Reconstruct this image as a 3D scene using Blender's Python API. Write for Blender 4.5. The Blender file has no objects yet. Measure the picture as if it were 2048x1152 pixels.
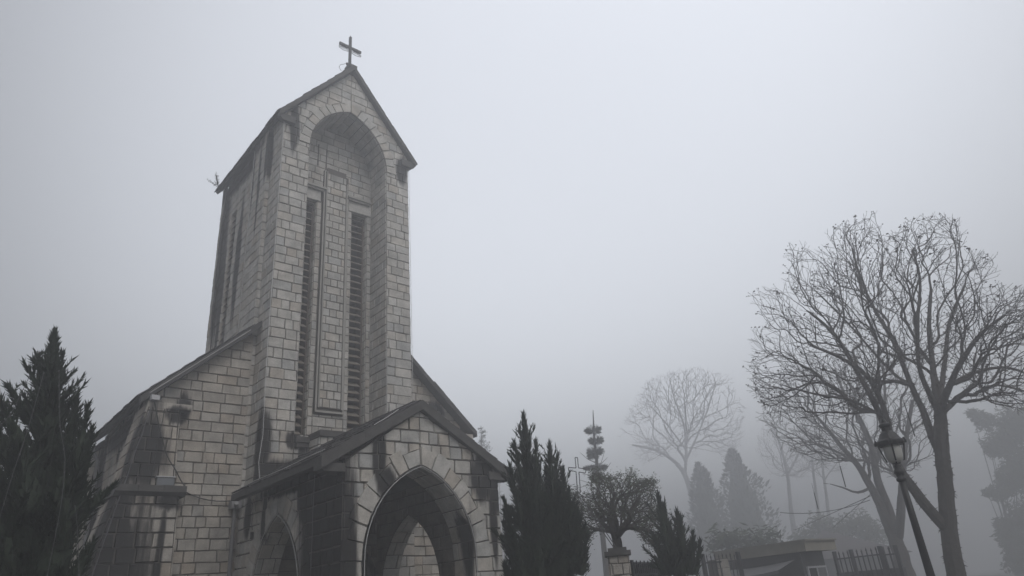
import bpy, math, random
import numpy as np
from mathutils import Vector, noise as mnoise
D = bpy.data
sc = bpy.context.scene
COL = sc.collection
rad = math.radians

# ------------------------------------------------------------------ camera
YAW, PITCH, ROLL, FPX = 0.7385, 0.4262, -0.0856, 1369.4
CAM = Vector((-7.3782, -19.1117, 1.61))
cy, sy = math.cos(YAW), math.sin(YAW)
cp, sp = math.cos(PITCH), math.sin(PITCH)
cr, sr = math.cos(ROLL), math.sin(ROLL)
cF = Vector((sy*cp, cy*cp, sp)); cR0 = Vector((cy, -sy, 0)); cU0 = cR0.cross(cF)
cR = cR0*cr + cU0*sr; cU = -cR0*sr + cU0*cr
cam_d = D.cameras.new('camera'); cam = D.objects.new('camera', cam_d); COL.objects.link(cam)
from mathutils import Matrix
m = Matrix(((cR.x, cU.x, -cF.x), (cR.y, cU.y, -cF.y), (cR.z, cU.z, -cF.z))).to_4x4()
m.translation = CAM
cam.matrix_world = m
cam_d.sensor_width = 36; cam_d.lens = FPX/2048*36
cam_d.clip_start = .1; cam_d.clip_end = 3000
sc.camera = cam

def ray(px, py):
    return cF + cR*((px-1024)/FPX) - cU*((py-576)/FPX)
def at(px, py, dist):                      # point on that line of sight at a horizontal distance
    d = ray(px, py); return CAM + d*(dist/math.hypot(d.x, d.y))

# ------------------------------------------------------------------ sky, sun, exposure
SUN_EL, SUN_AZ = rad(50), math.atan2(-.1, -1.0)        # behind the photographer, above the fog
w = D.worlds.new('World'); sc.world = w; w.use_nodes = True
nt = w.node_tree; nt.nodes.clear()
out = nt.nodes.new('ShaderNodeOutputWorld'); bg = nt.nodes.new('ShaderNodeBackground')
sky = nt.nodes.new('ShaderNodeTexSky'); sky.sky_type = 'NISHITA'; sky.sun_disc = False
sky.sun_elevation = SUN_EL; sky.sun_rotation = SUN_AZ
sky.air_density = 1.0; sky.dust_density = 2.0; sky.ozone_density = 1.0
hsv = nt.nodes.new('ShaderNodeHueSaturation'); hsv.inputs['Saturation'].default_value = .2
tc = nt.nodes.new('ShaderNodeTexCoord'); sep = nt.nodes.new('ShaderNodeSeparateXYZ')
mr = nt.nodes.new('ShaderNodeMapRange'); mr.inputs[1].default_value = -.05; mr.inputs[2].default_value = .75
mr.inputs[3].default_value = .85; mr.inputs[4].default_value = 1.6          # overcast dome: brighter overhead than at the horizon
mul = nt.nodes.new('ShaderNodeVectorMath'); mul.operation = 'SCALE'
bg.inputs['Strength'].default_value = .15
nt.links.new(sky.outputs[0], hsv.inputs['Color']); nt.links.new(hsv.outputs[0], mul.inputs[0])
nt.links.new(tc.outputs['Generated'], sep.inputs[0]); nt.links.new(sep.outputs['Z'], mr.inputs[0])
lob = nt.nodes.new('ShaderNodeVectorMath'); lob.operation = 'DOT_PRODUCT'; lob.inputs[1].default_value = tuple(ray(1120, 260).normalized())   # thinner cloud, brighter part of the overcast
nrm_ = nt.nodes.new('ShaderNodeVectorMath'); nrm_.operation = 'NORMALIZE'; nt.links.new(tc.outputs['Generated'], nrm_.inputs[0]); nt.links.new(nrm_.outputs[0], lob.inputs[0])
lmr = nt.nodes.new('ShaderNodeMapRange'); lmr.interpolation_type = 'SMOOTHSTEP'; lmr.inputs[1].default_value = .62; lmr.inputs[2].default_value = 1.0; lmr.inputs[3].default_value = .54; lmr.inputs[4].default_value = 1.62
nt.links.new(lob.outputs['Value'], lmr.inputs[0])
lm = nt.nodes.new('ShaderNodeMath'); lm.operation = 'MULTIPLY'; nt.links.new(mr.outputs[0], lm.inputs[0]); nt.links.new(lmr.outputs[0], lm.inputs[1])
nt.links.new(lm.outputs[0], mul.inputs['Scale']); nt.links.new(mul.outputs[0], bg.inputs['Color'])
nt.links.new(bg.outputs[0], out.inputs[0])
sd = D.lights.new('sun', 'SUN'); sd.energy = 1.0; sd.angle = rad(40); sd.color = (1, .97, .93)
so = D.objects.new('sun', sd); COL.objects.link(so)
so.rotation_euler = (math.pi/2 - SUN_EL, 0, math.pi - SUN_AZ)
sc.view_settings.view_transform = 'Standard'; sc.view_settings.look = 'None'
sc.view_settings.gamma = 1; sc.view_settings.exposure = 0.3
sc.cycles.use_denoising = True
sc.cycles.max_bounces = 6; sc.cycles.diffuse_bounces = 3; sc.cycles.volume_bounces = 2
sc.cycles.transparent_max_bounces = 8

# ------------------------------------------------------------------ helpers
def tag(o, label=None, cat=None, group=None, kind=None):
    if label: o['label'] = label
    if cat: o['category'] = cat
    if group: o['group'] = group
    if kind: o['kind'] = kind
    return o
def thing(name, label, cat, loc=(0, 0, 0), group=None):
    o = D.objects.new(name, None); COL.objects.link(o); o.location = loc
    o.empty_display_size = .3
    return tag(o, label, cat, group)
class MB:
    def __init__(s): s.v = []; s.f = []; s.m = []; s.t = []
    def face(s, pts, mat=0, t=.5):
        k = len(s.v); s.v += [tuple(p) for p in pts]; s.f.append(tuple(range(k, k+len(pts)))); s.m.append(mat); s.t.append(t)
    def add(s, vs, fs, mat=0, t=.5):
        k = len(s.v); s.v += [tuple(p) for p in vs]
        for f in fs: s.f.append(tuple(i+k for i in f)); s.m.append(mat); s.t.append(t)
    def box(s, x0, x1, y0, y1, z0, z1, mat=0, t=.5, bev=0):
        hexa(s, [(x0,y0,z0),(x1,y0,z0),(x1,y1,z0),(x0,y1,z0),(x0,y0,z1),(x1,y0,z1),(x1,y1,z1),(x0,y1,z1)], mat, t)
    def tube(s, pts, r, n=6, mat=0, t=.5, cap=True):
        pts = [Vector(p) for p in pts]
        if not hasattr(r, '__len__'): r = [r]*len(pts)
        k = len(s.v); prev = None
        for i, p in enumerate(pts):
            d = (pts[min(i+1, len(pts)-1)] - pts[max(i-1, 0)])
            if d.length < 1e-9: d = Vector((0, 0, 1))
            d.normalize()
            if prev is None: a = d.cross(Vector((0, 0, 1)) if abs(d.z) < .9 else Vector((1, 0, 0)))
            else: a = prev - d*prev.dot(d)
            if a.length < 1e-6: a = d.orthogonal()
            a.normalize(); b = d.cross(a); prev = a
            for j in range(n):
                an = 2*math.pi*j/n; s.v.append(tuple(p + (a*math.cos(an) + b*math.sin(an))*r[i]))
        for i in range(len(pts)-1):
            for j in range(n):
                j2 = (j+1) % n
                s.f.append((k+i*n+j, k+i*n+j2, k+(i+1)*n+j2, k+(i+1)*n+j)); s.m.append(mat); s.t.append(t)
        if cap and n > 2:
            s.f.append(tuple(k+j for j in reversed(range(n)))); s.m.append(mat); s.t.append(t)
            q = k+(len(pts)-1)*n; s.f.append(tuple(q+j for j in range(n))); s.m.append(mat); s.t.append(t)
    def lathe(s, c, prof, n=16, mat=0, axis=Vector((0, 0, 1))):
        c = Vector(c); a = axis.orthogonal().normalized(); b = axis.cross(a); k = len(s.v)
        for (r, h) in prof:
            for j in range(n):
                an = 2*math.pi*j/n; s.v.append(tuple(c + axis*h + (a*math.cos(an)+b*math.sin(an))*r))
        for i in range(len(prof)-1):
            for j in range(n):
                j2 = (j+1) % n; s.f.append((k+i*n+j, k+i*n+j2, k+(i+1)*n+j2, k+(i+1)*n+j)); s.m.append(mat); s.t.append(.5)
        s.f.append(tuple(k+j for j in reversed(range(n)))); s.m.append(mat); s.t.append(.5)
        q = k+(len(prof)-1)*n; s.f.append(tuple(q+j for j in range(n))); s.m.append(mat); s.t.append(.5)
    def build(s, name, mats, parent=None, smooth=False):
        if not isinstance(mats, (list, tuple)): mats = [mats]
        off = parent_loc(parent)
        me = D.meshes.new(name); me.from_pydata([(x-off[0], y-off[1], z-off[2]) for x, y, z in s.v], [], s.f)
        for mt in mats: me.materials.append(mt)
        me.polygons.foreach_set('material_index', s.m)
        at_ = me.attributes.new('tone', 'FLOAT', 'FACE'); at_.data.foreach_set('value', s.t)
        if smooth: me.polygons.foreach_set('use_smooth', [True]*len(s.f))
        me.update()
        o = D.objects.new(name, me); COL.objects.link(o)
        if parent: o.parent = parent
        return o
def parent_loc(p):
    x = Vector((0, 0, 0))
    while p is not None: x += p.location; p = p.parent
    return x
def hexa(mb, c, mat=0, t=.5):
    mb.add(c, [(0,3,2,1),(4,5,6,7),(0,1,5,4),(1,2,6,5),(2,3,7,6),(3,0,4,7)], mat, t)

# ------------------------------------------------------------------ materials
def mat(name, col, rough=.85, metal=0, noise_s=8, noise_a=.3, bump=.2, spec=.3):
    m = D.materials.new(name); m.use_nodes = True; nt = m.node_tree; b = nt.nodes['Principled BSDF']
    b.inputs['Roughness'].default_value = rough; b.inputs['Metallic'].default_value = metal
    b.inputs['Specular IOR Level'].default_value = spec
    g = nt.nodes.new('ShaderNodeNewGeometry'); n = nt.nodes.new('ShaderNodeTexNoise')
    n.inputs['Scale'].default_value = noise_s; n.inputs['Detail'].default_value = 5
    r = nt.nodes.new('ShaderNodeMix'); r.data_type = 'RGBA'
    r.inputs[6].default_value = tuple(c*(1-noise_a) for c in col)+(1,); r.inputs[7].default_value = tuple(min(1, c*(1+noise_a)) for c in col)+(1,)
    nt.links.new(g.outputs['Position'], n.inputs['Vector']); nt.links.new(n.outputs['Fac'], r.inputs[0])
    nt.links.new(r.outputs[2], b.inputs['Base Color'])
    if bump:
        bp = nt.nodes.new('ShaderNodeBump'); bp.inputs['Strength'].default_value = bump; bp.inputs['Distance'].default_value = .03
        nt.links.new(n.outputs['Fac'], bp.inputs['Height']); nt.links.new(bp.outputs[0], b.inputs['Normal'])
    return m

# mould and soot stains: places on the walls (world position, radii) where rain runs down
SPOTS = [((1.25, 0, 5.9), (.18, .3, .7)), ((2.2, 0, 5.9), (.4, .3, .25)), ((0, 1.6, 15.6), (.4, .14, 2.6)), ((0, 5.0, 12.4), (.4, .2, 3.2)), ((-2.62, 2.4, 6.9), (.3, .25, 1.3)), ((-2.62, 4.4, 7.0), (.3, .2, 1.0)), ((6.6, .97, 7.9), (.5, .3, .5)), ((.35, 0, 17.3), (.22, .35, 1.2)), ((4.72, 0, 17.1), (.3, .3, .8)), 
         ((0, 4.0, 17.4), (.4, 3.4, .55)), ((0, 2.3, 16.3), (.4, .25, 2.2)), ((0, 5.4, 14.6), (.4, .45, 4.5)), ((0, 3.6, 13.5), (.4, .3, 3.0)),
         ((0, 1.0, 16.5), (.4, .25, 1.4)), ((0, 0, 6.2), (.35, .5, 1.2)), ((.5, 0, 5.3), (1.6, .4, .5)),
         ((-.1, -4.35, 3.2), (.4, 1.6, 4.0)), ((-.1, -2.8, 4.6), (.3, 2.8, .25)), ((-.1, -3.3, 4.2), (.3, .5, .9)), ((-.1, -.9, 4.1), (.3, .2, .8)), ((-.1, .2, 4.2), (.3, .3, .7)),
         ((.75, -5.14, 4.9), (.24, .4, .85)), ((.95, -5.14, 4.2), (.3, .4, .5)), ((3.75, -5.14, 4.5), (.45, .4, .75)), ((4.0, -5.14, 3.4), (.16, .4, 1.2)), ((4.15, -5.14, 4.2), (.2, .4, .7)), ((0, -5.14, 2.6), (.3, .4, 2.0)),
         ((3.3, -4.9, 3.0), (.25, .35, 1.3)),
         ((-2.9, .65, 5.9), (.75, .6, 1.2)), ((-3.65, .65, 2.9), (1.55, .9, 3.6)), ((-2.1, .65, 4.6), (.55, .6, .3)), ((-2.1, .65, 6.9), (.45, .6, .3)), ((-2.2, .65, 3.2), (.12, .6, 1.8)),
         ((-1.9, .97, 7.2), (.25, .3, .5)), ((-2.6, 3.5, 7.1), (.3, 3.5, .5)), ((-2.6, 6.4, 5.5), (.3, .5, 2.5)),
         ((5.2, .97, 8.6), (.25, .3, 1.4)), ((2.3, -.7, 6.65), (1.2, .6, .22)), ((.95, 0, 6.3), (.3, .4, .3))]
def stone_mat(name, dark=1.0, bump=.5, stains=True, warm=0.0):
    m = D.materials.new(name); m.use_nodes = True; nt = m.node_tree; L = nt.links.new; N = nt.nodes.new
    b = nt.nodes['Principled BSDF']; b.inputs['Roughness'].default_value = .88; b.inputs['Specular IOR Level'].default_value = .25
    g = N('ShaderNodeNewGeometry'); a = N('ShaderNodeAttribute'); a.attribute_name = 'tone'
    cr_ = N('ShaderNodeValToRGB'); e = cr_.color_ramp.elements
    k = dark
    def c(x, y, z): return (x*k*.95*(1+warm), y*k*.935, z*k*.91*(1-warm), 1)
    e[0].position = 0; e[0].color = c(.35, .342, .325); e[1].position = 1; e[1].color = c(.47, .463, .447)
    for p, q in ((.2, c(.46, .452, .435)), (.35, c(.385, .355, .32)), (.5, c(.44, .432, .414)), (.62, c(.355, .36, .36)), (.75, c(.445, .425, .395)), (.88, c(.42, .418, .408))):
        x = e.new(p); x.color = q
    L(a.outputs['Fac'], cr_.inputs[0])
    n1 = N('ShaderNodeTexNoise'); n1.inputs['Scale'].default_value = 2.3; n1.inputs['Detail'].default_value = 8; n1.inputs['Roughness'].default_value = .65
    L(g.outputs['Position'], n1.inputs['Vector'])
    n2 = N('ShaderNodeTexNoise'); n2.inputs['Scale'].default_value = 28; n2.inputs['Detail'].default_value = 6; n2.inputs['Roughness'].default_value = .7
    L(g.outputs['Position'], n2.inputs['Vector'])
    mr1 = N('ShaderNodeMapRange'); mr1.inputs[1].default_value = .3; mr1.inputs[2].default_value = .7; mr1.inputs[3].default_value = .62; mr1.inputs[4].default_value = 1.2
    L(n1.outputs['Fac'], mr1.inputs[0])
    mr2 = N('ShaderNodeMapRange'); mr2.inputs[1].default_value = .3; mr2.inputs[2].default_value = .7; mr2.inputs[3].default_value = .8; mr2.inputs[4].default_value = 1.15
    L(n2.outputs['Fac'], mr2.inputs[0])
    mm = N('ShaderNodeMath'); mm.operation = 'MULTIPLY'; L(mr1.outputs[0], mm.inputs[0]); L(mr2.outputs[0], mm.inputs[1])
    sc_ = N('ShaderNodeVectorMath'); sc_.operation = 'SCALE'; L(cr_.outputs[0], sc_.inputs[0]); L(mm.outputs[0], sc_.inputs['Scale'])
    colr = sc_.outputs[0]
    if stains:
        acc = None
        # wobble the position so that stain edges are ragged and run downwards
        mp = N('ShaderNodeMapping'); mp.inputs['Scale'].default_value = (7.5, 7.5, .55); L(g.outputs['Position'], mp.inputs[0])
        st = N('ShaderNodeTexNoise'); st.inputs['Scale'].default_value = 1.0; st.inputs['Detail'].default_value = 7; st.inputs['Roughness'].default_value = .68
        L(mp.outputs[0], st.inputs['Vector'])
        for cc, rr in SPOTS:
            s1 = N('ShaderNodeVectorMath'); s1.operation = 'SUBTRACT'; s1.inputs[1].default_value = cc; L(g.outputs['Position'], s1.inputs[0])
            s2 = N('ShaderNodeVectorMath'); s2.operation = 'DIVIDE'; s2.inputs[1].default_value = rr; L(s1.outputs[0], s2.inputs[0])
            s3 = N('ShaderNodeVectorMath'); s3.operation = 'LENGTH'; L(s2.outputs[0], s3.inputs[0])
            s4 = N('ShaderNodeMapRange'); s4.inputs[1].default_value = 1.25; s4.inputs[2].default_value = .55; s4.inputs[3].default_value = 0; s4.inputs[4].default_value = 1
            L(s3.outputs['Value'], s4.inputs[0])
            if acc is None: acc = s4.outputs[0]
            else:
                x = N('ShaderNodeMath'); x.operation = 'MAXIMUM'; L(acc, x.inputs[0]); L(s4.outputs[0], x.inputs[1]); acc = x.outputs[0]
        # mask = smooth(acc*0.75 + noise*1.4)
        x = N('ShaderNodeMath'); x.operation = 'MULTIPLY_ADD'; x.inputs[1].default_value = .70; L(acc, x.inputs[0]); L(st.outputs['Fac'], x.inputs[2])
        y = N('ShaderNodeMapRange'); y.interpolation_type = 'SMOOTHSTEP'; y.inputs[1].default_value = .68; y.inputs[2].default_value = 1.12
        L(x.outputs[0], y.inputs[0])
        mx = N('ShaderNodeMix'); mx.data_type = 'RGBA'; L(y.outputs[0], mx.inputs[0]); L(colr, mx.inputs[6]); mx.inputs[7].default_value = (.022, .021, .021, 1)
        colr = mx.outputs[2]
    L(colr, b.inputs['Base Color'])
    bp = N('ShaderNodeBump'); bp.inputs['Strength'].default_value = bump; bp.inputs['Distance'].default_value = .03
    ad = N('ShaderNodeMath'); ad.operation = 'MULTIPLY_ADD'; ad.inputs[1].default_value = .35; L(n2.outputs['Fac'], ad.inputs[0]); L(n1.outputs['Fac'], ad.inputs[2])
    L(ad.outputs[0], bp.inputs['Height']); L(bp.outputs[0], b.inputs['Normal'])
    return m
M = {}
M['stone'] = stone_mat('dressed_granite')
M['rough'] = stone_mat('rough_granite', .84, .9, warm=.04)
M['inner'] = stone_mat('shaded_inner_masonry', .42, .6, stains=False, warm=.08)  # darker copy of the granite: the porch interior's shade put into its colour
M['mortar'] = mat('mortar', (.085, .078, .07), .95, noise_s=6)
M['roof'] = mat('mossy_roof_slate', (.05, .048, .048), .8, noise_s=3, noise_a=.45, bump=.6)
M['coping'] = mat('blackened_coping', (.06, .058, .056), .85, noise_s=5, noise_a=.6, bump=.6)
M['plate'] = mat('smooth_stone_trim', (.27, .262, .245), .9, noise_s=3, noise_a=.25)
M['void'] = mat('dark_louvre_interior', (.012, .011, .01), .9, bump=0)
M['slat'] = mat('weathered_louvre', (.17, .15, .125), .85, noise_s=4)
M['frame'] = mat('louvre_timber', (.085, .068, .055), .8, noise_s=5)
M['door'] = mat('dark_door_wood', (.028, .017, .012), .6, noise_s=4)
M['iron'] = mat('dark_iron', (.016, .016, .017), .5, .2, noise_s=12)
M['steel'] = mat('dull_steel', (.09, .09, .095), .5, .4, noise_s=12, bump=0)
M['rope'] = mat('light_rope_plastic', (.42, .42, .42), .45, noise_s=6, noise_a=.1, bump=0)
M['cable'] = mat('black_cable', (.03, .03, .03), .6, bump=0)
M['pipe'] = mat('grey_drainpipe', (.16, .16, .165), .55, noise_s=5)
M['glass'] = mat('frosted_lamp_glass', (.36, .36, .34), .4, bump=0, noise_a=.08)
M['bark'] = mat('bark', (.045, .04, .036), .95, noise_s=9, noise_a=.5, bump=.9)
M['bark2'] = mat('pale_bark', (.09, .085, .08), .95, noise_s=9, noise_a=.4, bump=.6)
M['juniper'] = mat('juniper_foliage', (.022, .032, .02), .8, noise_s=2.5, noise_a=.6, bump=0)
M['leaf'] = mat('broad_leaf', (.035, .045, .022), .7, noise_s=3, noise_a=.5, bump=0)
M['ground'] = mat('yard_paving', (.07, .068, .064), .85, noise_s=1.5, noise_a=.4)
M['fascia'] = mat('concrete_fascia', (.22, .205, .17), .9, noise_s=2.5, noise_a=.3)
M['wallp'] = mat('grey_plaster', (.055, .055, .055), .85, noise_s=2)
M['white'] = mat('white_window_frame', (.38, .38, .40), .5, bump=0, noise_a=.05)
M['pane'] = mat('window_pane', (.10, .11, .12), .12, bump=0, noise_a=.2, spec=.8)
M['tile'] = mat('grey_roof_tile', (.06, .052, .055), .85, noise_s=4, noise_a=.3)
M['cloth'] = mat('grey_awning_cloth', (.13, .13, .135), .8, noise_s=3)
M['moss'] = mat('moss', (.03, .035, .012), .95, noise_s=5, noise_a=.5)

# ------------------------------------------------------------------ masonry
def clip(poly, n, d):                      # keep n.p <= d
    o = []; k = len(poly)
    for i in range(k):
        p, q = poly[i], poly[(i+1) % k]
        a = p[0]*n[0]+p[1]*n[1]-d; b = q[0]*n[0]+q[1]*n[1]-d
        if a <= 0: o.append(p)
        if (a < 0 < b) or (b < 0 < a):
            t = a/(a-b); o.append((p[0]+(q[0]-p[0])*t, p[1]+(q[1]-p[1])*t))
    return o
def area(p): return .5*sum(p[i][0]*p[(i+1) % len(p)][1]-p[(i+1) % len(p)][0]*p[i][1] for i in range(len(p)))
def clean(p, eps=.004):
    o = []
    for q in p:
        if not o or math.hypot(q[0]-o[-1][0], q[1]-o[-1][1]) > eps: o.append(q)
    if len(o) > 1 and math.hypot(o[0][0]-o[-1][0], o[0][1]-o[-1][1]) <= eps: o.pop()
    return o
def inset(p, d):
    k = len(p); o = []
    for i in range(k):
        a, b, c = p[i-1], p[i], p[(i+1) % k]
        e1 = (b[0]-a[0], b[1]-a[1]); e2 = (c[0]-b[0], c[1]-b[1])
        l1 = math.hypot(*e1) or 1e-6; l2 = math.hypot(*e2) or 1e-6
        n1 = (-e1[1]/l1, e1[0]/l1); n2 = (-e2[1]/l2, e2[0]/l2)
        bx, by = n1[0]+n2[0], n1[1]+n2[1]; q = max(.35, (bx*bx+by*by)/2)
        o.append((b[0]+bx/q*d, b[1]+by/q*d))
    return o
def stone(mb, F, poly, rng, j=.011, h=.028, mat=0, tone=None, jit=.006):
    poly = clean(poly)
    if len(poly) < 3: return
    if area(poly) < 0: poly.reverse()
    if area(poly) < .006: return
    p0 = inset(poly, j); p1 = inset(poly, j+.012)
    if area(p1) <= .001: return
    t = rng.random() if tone is None else tone
    hh = h*rng.uniform(.75, 1.2); tx, ty = rng.uniform(-.012, .012), rng.uniform(-.012, .012)
    cx = sum(p[0] for p in p1)/len(p1); cy_ = sum(p[1] for p in p1)/len(p1)
    p0 = [(x+rng.uniform(-jit, jit), y+rng.uniform(-jit, jit)) for x, y in p0]
    p1 = [(x+rng.uniform(-jit, jit), y+rng.uniform(-jit, jit)) for x, y in p1]
    k = len(mb.v); n = len(p0)
    mb.v += [F(x, y, -.002) for x, y in p0] + [F(x, y, hh+(x-cx)*tx*2+(y-cy_)*ty*2) for x, y in p1]
    for i in range(n):
        mb.f.append((k+i, k+(i+1) % n, k+n+(i+1) % n, k+n+i)); mb.m.append(mat); mb.t.append(t)
    mb.f.append(tuple(k+n+i for i in range(n))); mb.m.append(mat); mb.t.append(t)
def frame(O, U, V, N):
    O, U, V, N = Vector(O), Vector(U), Vector(V), Vector(N)
    return lambda u, v, w: tuple(O+U*u+V*v+N*w)
def rows_of(z0, z1, h, seed, var=.06):
    rng = random.Random(seed); z = z0; o = [z]
    while z < z1: z += h*rng.uniform(1-var, 1+var); o.append(z)
    return o
def wall(mb, F, poly, rows, wr, seed, mortar=1, m=0, j=.009, h=.028, jit=.011, back=True):
    if area(poly) < 0: poly = poly[::-1]
    if back: mb.face([F(x, y, 0) for x, y in poly], mortar)
    u0 = min(p[0] for p in poly); u1 = max(p[0] for p in poly); v0 = min(p[1] for p in poly); v1 = max(p[1] for p in poly)
    rng = random.Random(seed)
    for i in range(len(rows)-1):
        a, b = rows[i], rows[i+1]
        if b <= v0 or a >= v1: continue
        band = clip(clip(poly, (0, 1), b), (0, -1), -a)
        if len(band) < 3: continue
        u = u0 + (0 if i % 2 else -rng.uniform(.35, .6)*sum(wr)/2)
        lo = min(p[0] for p in band); hi = max(p[0] for p in band)
        while u < u1:
            wd = rng.uniform(*wr); nu = u+wd
            if u1-nu < wr[0]*.45: nu = u1+.001
            if nu > lo and u < hi:
                st = clip(clip(band, (1, 0), nu), (-1, 0), -u)
                if len(st) >= 3: stone(mb, F, st, rng, j, h, m, jit=jit)
            else: rng.random()
            u = nu
def arch(cx, hw, zs, r, n=12, off=0.0):    # two-centred arch: right springing -> apex -> left springing
    c = r-hw; R = r+off; out = []
    a1 = math.acos(max(-1, min(1, c/R)))
    for i in range(n+1):
        a = a1*i/n; out.append((cx-c+R*math.cos(a), zs+R*math.sin(a)))
    return out + [(2*cx-x, z) for x, z in reversed(out[:-1])]
def voussoirs(mb, F, cx, hw, zs, r, L, rng, n=9, h=.05):
    c = r-hw
    for side in (1, -1):
        R = r; a1 = math.acos(c/R)
        cuts = [a1*i/n for i in range(n+1)]
        cuts = [cuts[0]]+[x+rng.uniform(-.12, .12)*a1/n for x in cuts[1:-1]]+[cuts[-1]]
        for i in range(n):
            a, b = cuts[i], cuts[i+1]; ll = L*(rng.uniform(.78, 1.0) if i % 2 else rng.uniform(.95, 1.2))
            R2 = r+ll; mid = (a+b)/2
            lim = math.acos(min(1, c/R2)) if i == n-1 else b
            pts = [(R, a), (R2, a), (R2, lim if i == n-1 else b), (R, b), (R, mid)]
            q = [(cx+side*(-c+rr*math.cos(t)), zs+rr*math.sin(t)) for rr, t in pts]
            if i == n-1: q[3] = (cx, zs+math.sqrt(R*R-c*c)); q[2] = (cx, zs+math.sqrt(R2*R2-c*c))
            mb_area = area(q)
            stone(mb, F, q if mb_area > 0 else q[::-1], rng, .010, h)
def reveal(mb, path, y0, y1, axis, seed, step=.4, dr=(.4, .6), mortar=1, closed_side=1):
    """stone-lined jambs and soffit: path = 2D points (u,z); swept from depth y0 to y1.  axis(u,z,y)->3D. stones face to the left of the path direction * closed_side"""
    # resample
    rng = random.Random(seed)
    P = [Vector(p) for p in path]; seg = [(P[i+1]-P[i]).length for i in range(len(P)-1)]; tot = sum(seg); n = max(1, round(tot/step))
    def pt(s):
        s = max(0, min(tot, s)); i = 0
        while i < len(seg)-1 and s > seg[i]: s -= seg[i]; i += 1
        return P[i]+(P[i+1]-P[i])*(s/seg[i])
    for i in range(len(P)-1):
        mb.face([axis(P[i].x, P[i].y, y0), axis(P[i+1].x, P[i+1].y, y0), axis(P[i+1].x, P[i+1].y, y1), axis(P[i].x, P[i].y, y1)], mortar)
    for i in range(n):
        a = pt(tot*i/n); b = pt(tot*(i+1)/n); d = (b-a); ln = d.length; d.normalize(); nn = Vector((-d.y, d.x))*closed_side
        A = Vector(axis(a.x, a.y, y0)); Ud = (Vector(axis(b.x, b.y, y0))-A).normalized()
        Vd = (Vector(axis(a.x, a.y, y1))-A); dep = Vd.length; Vd.normalize()
        Nd = (Vector(axis(a.x+nn.x, a.y+nn.y, y0))-A).normalized()
        F = frame(A, Ud, Vd, Nd); v = 0 if i % 2 else -rng.uniform(.15, .3)
        while v < dep:
            w_ = rng.uniform(*dr); nv = v+w_
            if dep-nv < .16: nv = dep
            stone(mb, F, [(0, max(0, v)), (ln, max(0, v)), (ln, min(nv, dep)), (0, min(nv, dep))], rng, .010, .02, jit=.003)
            v = nv

SM = [M['stone'], M['mortar']]
RM = [M['rough'], M['mortar']]
church = thing('stone_church', 'grey granite church with a tall gabled bell tower, low nave and arched porch', 'church', (2.5, 0, 0))
ROWS = rows_of(0, 22, .312, 3, .06)
ROWS_S = rows_of(6.2, 20, .295, 5, .04)
Z = (0, 0, 1)
# ---- tower
TW, TD = 5.0, 5.98
mb = MB()
Ff = frame((0, 0, 0), (1, 0, 0), Z, (0, -1, 0))
A0, B0, ZS, AR = .95, 4.05, 16.8, 2.2
ARCH = arch(2.5, 1.55, ZS, AR, 14)               # right spring -> apex -> left spring
OUT = arch(2.5, 1.55, ZS, AR, 14, .36)
EZ, RZ = 17.74, 20.85                            # wall top at the eaves / at the ridge
# front: left pier + gable + right pier in one outline (recess open from z 6.5 up)
front = [(-.02, 4.6), (5.02, 4.6), (5.02, EZ), (2.5, RZ), (-.02, EZ), (-.02, 4.6)][:-1]
recess_out = [(B0, 6.5)] + [(B0, ZS)] + OUT[:] + [(A0, ZS), (A0, 6.5)]
left = [(-.02, 0), (A0, 0), (A0, ZS)] + [p for p in reversed(OUT) if p[0] < 2.5+1e-6] + [(2.5, RZ), (-.02, EZ)]
right = [(2*2.5-x, z) for x, z in left]
wall(mb, Ff, left, ROWS, (.26, .64), 11)
wall(mb, Ff, right, ROWS, (.26, .64), 12)
wall(mb, Ff, [(A0, 3.9), (B0, 3.9), (B0, 6.5), (A0, 6.5)], ROWS, (.32, .6), 13)
voussoirs(mb, Ff, 2.5, 1.55, ZS, AR, .40, random.Random(4), 9, .045)
mb.face([Ff(x, z, .004) for x, z in (ARCH + OUT[::-1])], 1)
# recess lining
ax = lambda u, z, y: (u, y, z)
reveal(mb, [(B0, 6.5), (B0, ZS)], 0, 1.15, ax, 21, .312)
reveal(mb, ARCH, 0, 1.15, ax, 22, .31)
reveal(mb, [(A0, ZS), (A0, 6.5)], 0, 1.15, ax, 23, .312)
mb.box(A0-.1, B0+.1, .0, 1.2, 6.44, 6.5, 1)
# recess back wall (y=1.15) with two tall slits
Fb = frame((0, 1.15, 0), (1, 0, 0), Z, (0, -1, 0))
SL = [(1.42, 1.84), (3.24, 3.88)]; SZ0, SZ1 = 6.75, 15.35
backtop = [(A0-.1, 15.85), (B0+.1, 15.85), (B0+.1, 17.2), (3.9, 18.1), (3.2, 18.8), (2.5, 19.2), (1.8, 18.8), (1.1, 18.1), (A0-.1, 17.2)]
wall(mb, Fb, backtop, ROWS_S, (.35, .62), 31, h=.02)
wall(mb, Fb, [(A0-.1, 6.4), (SL[0][0], 6.4), (SL[0][0], 15.85), (A0-.1, 15.85)], ROWS_S, (.3, .5), 32, h=.02)
wall(mb, Fb, [(SL[0][1], 6.75), (2.02, 6.75), (2.02, 15.35), (SL[0][1], 15.35)], ROWS_S, (.3, .31), 33, h=.02)
wall(mb, Fb, [(3.08, 6.75), (SL[1][0], 6.75), (SL[1][0], 15.35), (3.08, 15.35)], ROWS_S, (.3, .31), 34, h=.02)
wall(mb, Fb, [(SL[1][1], 6.4), (B0+.1, 6.4), (B0+.1, 15.35), (SL[1][1], 15.35)], ROWS_S, (.3, .31), 35, h=.03)
wall(mb, Fb, [(2.02, 6.4), (3.08, 6.4), (3.08, 7.5), (2.02, 7.5)], ROWS_S, (.3, .5), 36, h=.02)
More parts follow.
